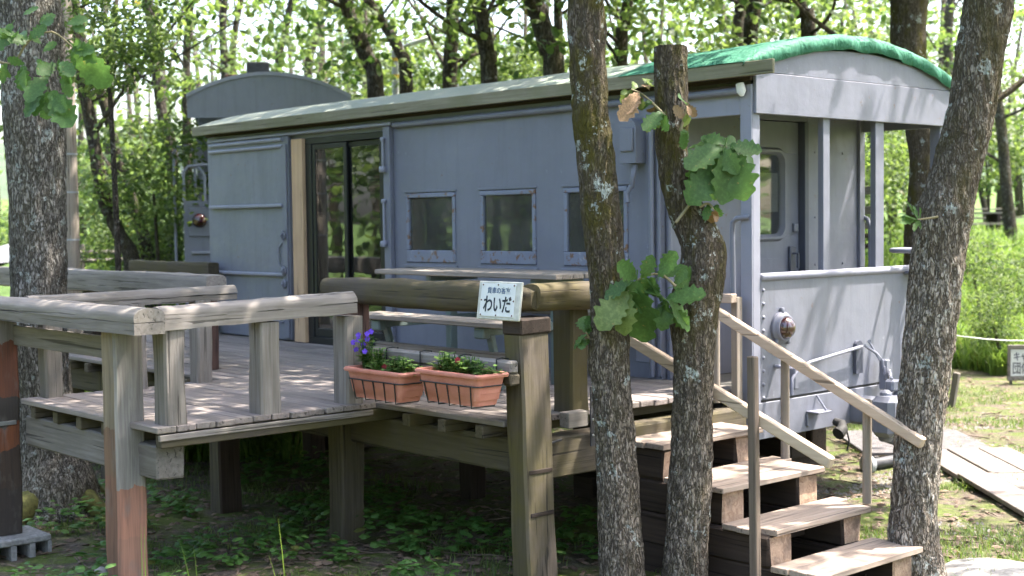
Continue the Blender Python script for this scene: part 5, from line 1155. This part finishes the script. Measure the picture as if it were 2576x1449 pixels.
PI = thing('old_pipe', 'old dark metal pipe with pale flange lying behind the leaning trunk', 'pipe', (p0.x, p0.y, z0-.06)); m_.tube([(p0.x, p0.y, z0), (q1.x, q1.y, z0+.02)], .05, 12); m_.build('tube', 'iron', PI, 50)
m_ = MB(); dd = Vector((q1.x-p0.x, q1.y-p0.y, 0)).normalized(); m_.lathe((p0.x-dd.x*.1, p0.y-dd.y*.1, z0), dd, [(0, .05), (.02, .085), (.07, .085), (.1, .055)], 14); m_.build('flange', 'metal_grey', PI, 40)
p0 = dp(2500, 1440, 8.6); m_ = MB(); m_.lathe((p0.x, p0.y, ground(p0.x, p0.y)-.05), (0, 0, 1), [(0, .3), (.05, .33), (.08, .3), (.095, .15), (.1, .01)], 14); m_.build('stepping_stone', 'concrete', None, 50, origin=(p0.x, p0.y, 0), label='flat grey stone at the bottom right corner of the picture', cat='stone')
RF = thing('rope_fence', 'slack pale rope strung between low weathered stakes before the tall grass', 'rope fence', (*at_view(2404, 16.4), -2.25))
sx, sy = at_view(2404, 16.4); g = ground(sx, sy); m_ = MB(); m_.bar((sx-.05, sy-.02, g-.1), (sx+.03, sy, g+.42), .075, .06, .006, (0, 1, 0)); m_.build('stake', 'wood_rail_z', RF)
sx2, sy2 = at_view(2720, 17.5); m_ = MB(); m_.bar((sx2, sy2, ground(sx2, sy2)-.1), (sx2, sy2, ground(sx2, sy2)+1), .07, .07, .006, (0, 1, 0)); m_.build('stake', 'wood_rail_z', RF)
m_ = MB(); m_.tube([dp(2360, 838, 15.2), dp(2420, 846, 15.6), dp(2480, 853, 16.2), dp(2540, 857, 16.8), dp(2620, 856, 17.3), dp(2722, 850, 17.5)], .006, 6); m_.build('rope', 'cable', RF, 60)
CS = thing('camp_sign', 'low white sign with faded Japanese lettering in a wooden frame, at right edge', 'sign', (*at_view(2580, 18.4), -2.25))
cs = dp(2584, 912, 18.4); 
m_ = MB(); m_.frame(cs+FH*.02, RH, FH, Vector((0, 0, 1)), .50, .03, .46, .004); m_.build('backing', 'wood_rail_x', CS)
for du, dz, w, h in ((0, .215, .54, .05), (0, -.215, .54, .05), (-.25, 0, .04, .38), (.25, 0, .04, .38)):
    m_ = MB(); m_.frame(cs+RH*du+Vector((0, 0, dz))-FH*.012, RH, FH, Vector((0, 0, 1)), w, .03, h, .004); m_.build('frame', 'wood_rail_x', CS)
m_ = MB(); m_.frame(cs-FH*.0, RH, FH, Vector((0, 0, 1)), .44, .006, .36, .001); m_.build('plate', 'paint_white', CS)
for du in (-.2, .2): m_ = MB(); pp = cs+RH*du; m_.bar((pp.x+FH.x*.05, pp.y+FH.y*.05, ground(pp.x, pp.y)-.1), (pp.x+FH.x*.05, pp.y+FH.y*.05, cs.z+.2), .05, .03, .004, tuple(RH)); m_.build('leg', 'wood_rail_z', CS)
def cmat(u, w): pp = cs+RH*u+Vector((0, 0, w))-FH*.0045; return Matrix(((RH.x, 0, -FH.x, pp.x), (RH.y, 0, -FH.y, pp.y), (0, 1, 0, pp.z), (0, 0, 0, 1)))
text_mesh('キャンプ', .13, 'ink_faded', cmat(0, .075), CS, 'upper_lettering', .004, .72); text_mesh('団体用', .17, 'ink_faded', cmat(-.02, -.085), CS, 'lower_lettering', .003, .72)
# utility pole and street lamp
ux, uy = at_view(183, 14.5); UPL = thing('utility_pole', 'grey-brown wooden utility pole right behind the thick left trunk', 'utility pole', (ux, uy, ground(ux, uy)))
m_ = MB(); m_.tube([(ux, uy, ground(ux, uy)-.2), (ux, uy, 0), (ux-.04, uy, 6)], [.085, .08, .07], 16); m_.build('pole', 'wood_post_z', UPL, 60)
for z in (-.15, .35, .75): m_ = MB(); m_.lathe((ux, uy, z), (0, 0, 1), [(0, .083), (.02, .083)], 16); m_.build('band', 'metal_grey', UPL, 60)
lx, ly = at_view(1003, 23); SL = thing('street_lamp', 'slim street lamp with short arm and yellow band above the roof', 'street lamp', (lx, ly, ground(lx, ly)))
zl = dp(1003, 130, 23).z; m_ = MB(); m_.tube([(lx, ly, ground(lx, ly)-.1), (lx, ly, zl)], .055, 12); m_.build('pole', 'metal_grey', SL, 60)
e = Vector((lx, ly, zl))+RH*.33+Vector((0, 0, .13)); m_ = MB(); m_.tube([(lx, ly, zl-.02), (lx+RH.x*.1, ly+RH.y*.1, zl+.05), e], .025, 8); m_.build('arm', 'metal_grey', SL, 60)
m_ = MB(); m_.frame(e+RH*.1+Vector((0, 0, .03)), (RH+Vector((0, 0, .35))).normalized(), FH, (Vector((0, 0, 1))-RH*.35).normalized(), .36, .14, .07, .03); m_.build('lamp_head', 'paint_white', SL, 50)
for dz in (-.08, -.36): m_ = MB(); m_.lathe((lx, ly, zl+dz-.1), (0, 0, 1), [(0, .058), (.06, .058)], 12); m_.build('yellow_band', 'yellow_band', SL, 60)
# board fence behind the platform, left slope fence, far picnic tables
BF = thing('board_fence', 'weathered open board fence seen through the platform opening', 'fence', (*at_view(2175, 19), -1.9))
for py in (478, 528, 566): a = dp(2120, py+3, 19.4); b = dp(2206, py, 18.7); m_ = MB(); m_.bar(a, b, .03, .115 if py < 540 else .09, .004); m_.build('board', 'wood_rail_x', BF)
for py in (592, 618): a = dp(2120, py+3, 19.5); b = dp(2206, py, 18.8); m_ = MB(); m_.bar(a, b, .03, .06, .004); m_.build('board', 'wood_dark_x', BF)
for px, D in ((2130, 19.5), (2203, 18.85)): a = dp(px, 470, D); m_ = MB(); m_.box(a.x-.05, a.x+.05, a.y+.03, a.y+.11, ground(a.x, a.y)-.2, a.z, .005); m_.build('post', 'wood_rail_z', BF)
LF = thing('log_fence', 'low rustic rail fence on the grassy slope left of the vans', 'fence', (*at_view(260, 22), -1.0))
for py in (632, 652): a = dp(150, py+4, 22); b = dp(440, py, 23.5); m_ = MB(); m_.tube([a, b], .04, 8); m_.build('rail', 'wood_rail_x', LF, 60)
for px in (205, 315, 425): a = dp(px, 615, 22+(px-150)/290*1.5); m_ = MB(); m_.tube([(a.x, a.y, ground(a.x, a.y)-.2), a], .05, 8); m_.build('post', 'wood_rail_z', LF, 60)
def ftable(px, py, D, L, lab, name='picnic_table'):
    c = dp(px, py, D); g = ground(c.x, c.y); T = thing(name, lab, 'picnic table', (c.x, c.y, g), 'tables in the far meadow')
    for q in (-1, 0, 1): m_ = MB(); m_.frame(Vector((c.x, c.y, g+.72))+FH*q*.25, RH, FH, Vector((0, 0, 1)), L, .23, .05, .005); m_.build('tabletop_board', 'wood_table', T)
    for q in (-.75, .75): m_ = MB(); m_.frame(Vector((c.x, c.y, g+.44))+FH*q, RH, FH, Vector((0, 0, 1)), L, .25, .05, .005); m_.build('bench_board', 'wood_table', T)
    for s in (-.35, .35): m_ = MB(); m_.frame(Vector((c.x, c.y, g+.35))+RH*L*s, RH, FH, Vector((0, 0, 1)), .08, .9, .69, .005); m_.build('leg', 'wood_dark_z', T)
ftable(2475, 530, 44, 1.9, 'dark picnic table under the trees in the far meadow'); ftable(2455, 560, 36, 1.3, 'small pale table in the meadow right of the leaning trunk')
